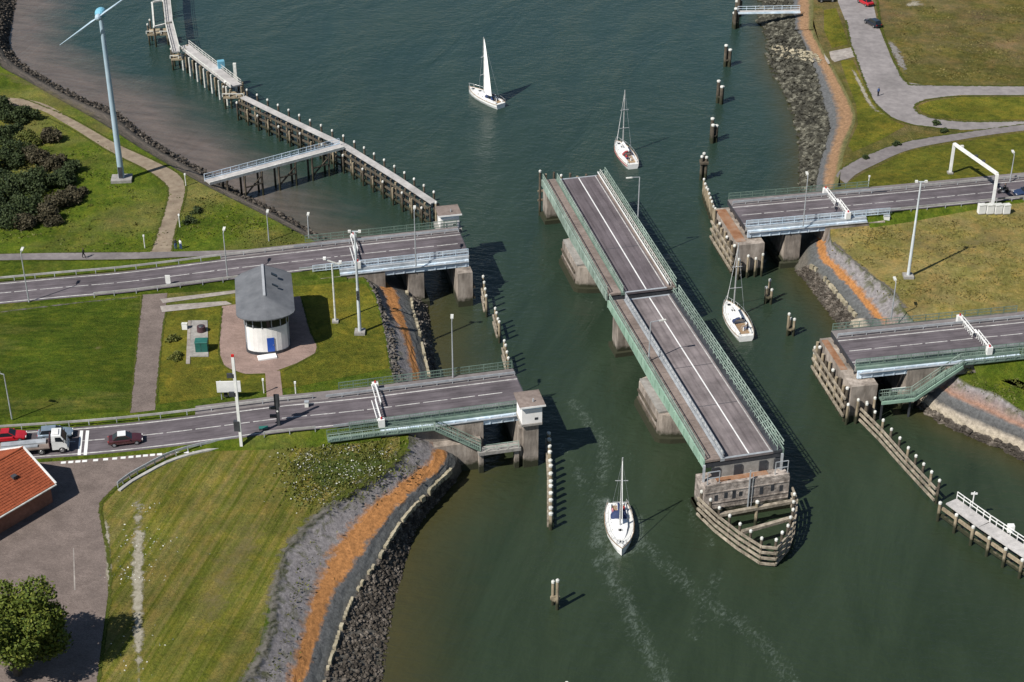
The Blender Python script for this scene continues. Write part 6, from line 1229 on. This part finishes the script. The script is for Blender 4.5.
def foliage(name, v, sh, mat, parent):
    off = parent_loc(parent) if parent else Vector((0,0,0)); v = v-np.array(off); me = bpy.data.meshes.new(name); n = len(v)
    me.from_pydata(v.tolist(), [], np.arange(n).reshape(-1,4).tolist()); me.attributes.new('shade', 'FLOAT', 'POINT').data.foreach_set('value', sh.astype(np.float32)); me.materials.append(M[mat])
    o = bpy.data.objects.new(name, me); COL.objects.link(o); o.parent = parent; return o
def tree(base_, h, r, label, mat='leaf_tree', n=9000, size=0.22):
    root = thing('tree', label, 'tree', base_); tips = []
    def lim(m_):
        m_.cyl(base_, base_+Vector((0,0,h*.4)), r*.09, r*.065, 9)
        for k in range(9):
            a = k*2.4+.3; z0 = h*(.28+.05*k); e = base_+Vector((math.cos(a)*r*random.uniform(.45,.75), math.sin(a)*r*random.uniform(.45,.75), z0+h*random.uniform(.16,.30))); s = base_+Vector((0,0,min(z0, h*.4)))
            m_.cyl(s, e, r*.04, r*.012, 6); tips.append(e)
    part(root, 'trunk', 'bark', lim)
    bl = [(e.x, e.y, e.z, r*random.uniform(.30,.46)) for e in tips]
    for k in range(26): a, q = random.uniform(0,6.28), r*random.uniform(.1,.85); bl.append((base_.x+math.cos(a)*q, base_.y+math.sin(a)*q, base_.z+h*random.uniform(.36,.86)-q*.2, r*random.uniform(.22,.38)))
    v, sh = leaves(bl, n, size); foliage('crown', v, sh, mat, root); return root
tb_ = P(18,674,ZL); tree(tb_, 9.8, 5.7, 'leafy green tree at the lower left corner casting shadow on the paving', n=30000, size=.2)
def bush(px, py, z, r, h, label, mat, n=1400, size=0.17, grp='shrubs on the banks'):
    q = P(px, py, z); root = thing('shrub', label, 'shrub', q, grp); bl = []
    def stm(m_):
        for k in range(5): a = k*1.26; m_.cyl(q, q+Vector((math.cos(a)*r*.4, math.sin(a)*r*.4, h*.55)), .06, .03, 5)
    part(root, 'stem', 'bark', stm)
    for k in range(11): a, e = random.uniform(0,6.28), r*random.uniform(0,.75); bl.append((q.x+math.cos(a)*e, q.y+math.sin(a)*e, z+h*random.uniform(.18,.75)*(1-.35*e/r), r*random.uniform(.28,.45)))
    v, sh = leaves(bl, n, size); v[:,2] = np.maximum(v[:,2], z+.02); foliage('foliage', v, sh, mat, root)
SB = [(8,222,3.2,2.2,'leaf_bush'), (28,212,3.4,2.4,'leaf_bush'), (50,220,2.4,1.6,'leaf_brown'), (62,206,2.6,1.9,'leaf_brown'), (12,190,3.6,2.8,'leaf_bush'), (38,188,3.4,2.6,'leaf_bush'), (62,186,2.6,2.0,'leaf_bush'), (-8,205,3.2,2.4,'leaf_bush'), (14,160,3.4,2.6,'leaf_bush'), (38,164,2.8,2.2,'leaf_brown'), (-6,172,3.2,2.6,'leaf_bush'), (10,138,2.6,2.0,'leaf_bush'), (30,143,2.4,1.6,'leaf_low'), (52,167,2.2,1.8,'leaf_brown'), (-12,142,3.0,2.2,'leaf_bush'), (24,228,2.4,1.3,'leaf_brown'), (74,196,1.8,1.2,'leaf_brown'), (22,120,2.6,1.8,'leaf_bush'), (48,140,2.2,1.5,'leaf_brown'), (72,172,2.2,1.6,'leaf_bush'), (2,112,2.8,2.0,'leaf_bush')]
names = ['dark green shrub in the thicket, lowest at the left edge', 'dark green shrub in the thicket, low middle', 'brownish low shrub at the lower right of the thicket', 'brownish shrub on the right flank of the thicket', 'big dark shrub at the left heart of the thicket', 'big dark shrub in the centre of the thicket', 'dark shrub on the right side of the thicket above the brownish one', 'dark shrub cut by the left edge, lower', 'tall dark shrub in the upper left of the thicket', 'brownish shrub in the upper middle of the thicket', 'dark shrub cut by the left edge, middle', 'small dark shrub at the top of the thicket', 'small bright green shrub at the top right of the thicket', 'small brownish shrub at the upper right of the thicket', 'dark shrub cut by the left edge, upper', 'flat brownish shrub along the bottom edge of the thicket', 'smallest brownish shrub, rightmost of the thicket', 'dark shrub at the uppermost tip of the thicket below the dirt path', 'brownish shrub on the upper right flank of the thicket', 'dark shrub on the right flank of the thicket, below the brownish ones', 'dark shrub cut by the left edge at the top of the thicket']
for (x, y, r, h, mt), lb in zip(SB, names): bush(x, y, ZL, r*1.3, h*1.25, lb, mt, 3600, .2, 'shrubs of the thicket at the left edge')
for x, y, z, r, h, mt, lb in ((852,258,4.8,1.1,1.1,'leaf_low','green shrub on the grey stones right of the far right abutment'), (879,279,4.8,.7,.6,'leaf_bush','small dark shrub on the grey stones, upper of two'), (875,293,3.9,.8,.7,'leaf_bush','small dark shrub on the grey stones, lower of two'), (948,372,ZS,1.9,1.5,'leaf_bush','dark green shrub under the near right gangway'), (966,370,ZS,1.6,1.3,'leaf_low','green shrub beside the near right gangway'), (935,124,ZN,1.0,.8,'leaf_bush','dark shrub beside the lower service road'), (866,158,ZN,.8,.7,'leaf_bush','small shrub on the path edge, left one'), (897,145,ZN,.9,.7,'leaf_bush','small shrub on the path edge, middle one'), (944,132,ZN,.9,.7,'leaf_bush','small shrub on the path edge, right one'), (190,222,ZL,1.6,.8,'leaf_bush','low dark shrub right of the dirt path'), (198,212,ZL,1.4,.7,'leaf_bush','low dark shrub farther right of the dirt path'), (320,499,5.4,1.2,.9,'leaf_low','green shrub at the top of the orange revetment'), (173,340,ZL,1.2,.7,'leaf_low','low green shrub left of the equipment pad, upper'), (176,357,ZL,1.3,.7,'leaf_low','low green shrub left of the equipment pad, lower')):
    bush(x, y, z, r, h, lb, mt, 700, .14)
def scatter(name, poly, z, n, size, mat, hgt=0.25, dens=None, clumps=None):
    """tufts of grass, weeds or flowers over a surveyed outline"""
    pp = [P(x, y, z) for x, y in poly]; xs_ = [p.x for p in pp]; ys_ = [p.y for p in pp]; pts = []
    def inside(x, y):
        c = False; j = len(pp)-1
        for i in range(len(pp)):
            if (pp[i].y > y) != (pp[j].y > y) and x < (pp[j].x-pp[i].x)*(y-pp[i].y)/(pp[j].y-pp[i].y)+pp[i].x: c = not c
            j = i
        return c
    tries = 0; cl_ = []
    while clumps and len(cl_) < clumps:
        x, y = random.uniform(min(xs_), max(xs_)), random.uniform(min(ys_), max(ys_))
        if inside(x, y): cl_.append((x, y, random.uniform(.5, 2.0)))
    while len(pts) < n and tries < n*8:
        tries += 1
        if cl_: cx, cy, cr = random.choice(cl_); x, y = random.gauss(cx, cr), random.gauss(cy, cr*.7)
        else: x, y = random.uniform(min(xs_), max(xs_)), random.uniform(min(ys_), max(ys_))
        if cl_ or inside(x, y): pts.append((x, y))
    p = np.array(pts); m_ = len(p); a = RNG.uniform(0, 6.28, m_); s = size*RNG.uniform(.5, 1.5, m_); hh = hgt*RNG.uniform(.4, 1.4, m_); dx, dy = np.cos(a)*s, np.sin(a)*s; lx, ly = RNG.normal(0, .5, m_)*hh, RNG.normal(0, .5, m_)*hh
    zz = np.full(m_, z); v = np.stack([np.stack([p[:,0]-dx, p[:,1]-dy, zz], 1), np.stack([p[:,0]+dx, p[:,1]+dy, zz], 1), np.stack([p[:,0]+dx*.6+lx, p[:,1]+dy*.6+ly, zz+hh], 1), np.stack([p[:,0]-dx*.6+lx, p[:,1]-dy*.6+ly, zz+hh], 1)], 1).reshape(-1,3)
    o = foliage(name, v, np.repeat(np.clip(RNG.normal(.5,.25,m_),0,1), 4), mat, None); return tag(o, kind='stuff')
scatter('meadow_weeds', [(285,445), (400,442), (405,468), (350,495), (320,505), (285,500)], ZL, 4200, .10, 'leaf_low', .22, clumps=90)
scatter('white_flowers', [(288,448), (390,446), (385,470), (340,492), (318,502), (290,515), (286,480)], ZL+.2, 650, .09, 'leaf_flower', .08, clumps=34)
scatter('white_flowers', [(120,490), (150,490), (160,560), (150,680), (120,680)], ZL+.03, 260, .09, 'leaf_flower', .08, clumps=14)
scatter('meadow_weeds', [(292,530), (318,510), (298,552), (280,620), (260,690), (245,690), (270,600), (285,550)], 5.3, 1100, .10, 'leaf_low', .2, clumps=70)
scatter('meadow_weeds', [(0,100), (60,125), (130,165), (165,200), (155,248), (0,250)], ZL, 1800, .13, 'leaf_low', .15, clumps=70)
scatter('meadow_weeds', [(835,240), (880,222), (1024,214), (1024,300), (910,306), (870,268)], ZL, 3000, .13, 'leaf_dry', .15, clumps=90)
scatter('meadow_weeds', [(885,10), (1024,5), (1024,82), (930,82), (900,62)], ZN, 3000, .15, 'leaf_dry', .15, clumps=90)
scatter('meadow_weeds', [(185,190), (215,195), (300,235), (300,245), (180,250)], ZL, 900, .13, 'leaf_low', .15, clumps=40)
scatter('meadow_weeds', [(975,385), (1024,370), (1024,408), (995,390)], ZS, 400, .11, 'leaf_low', .18, clumps=30)
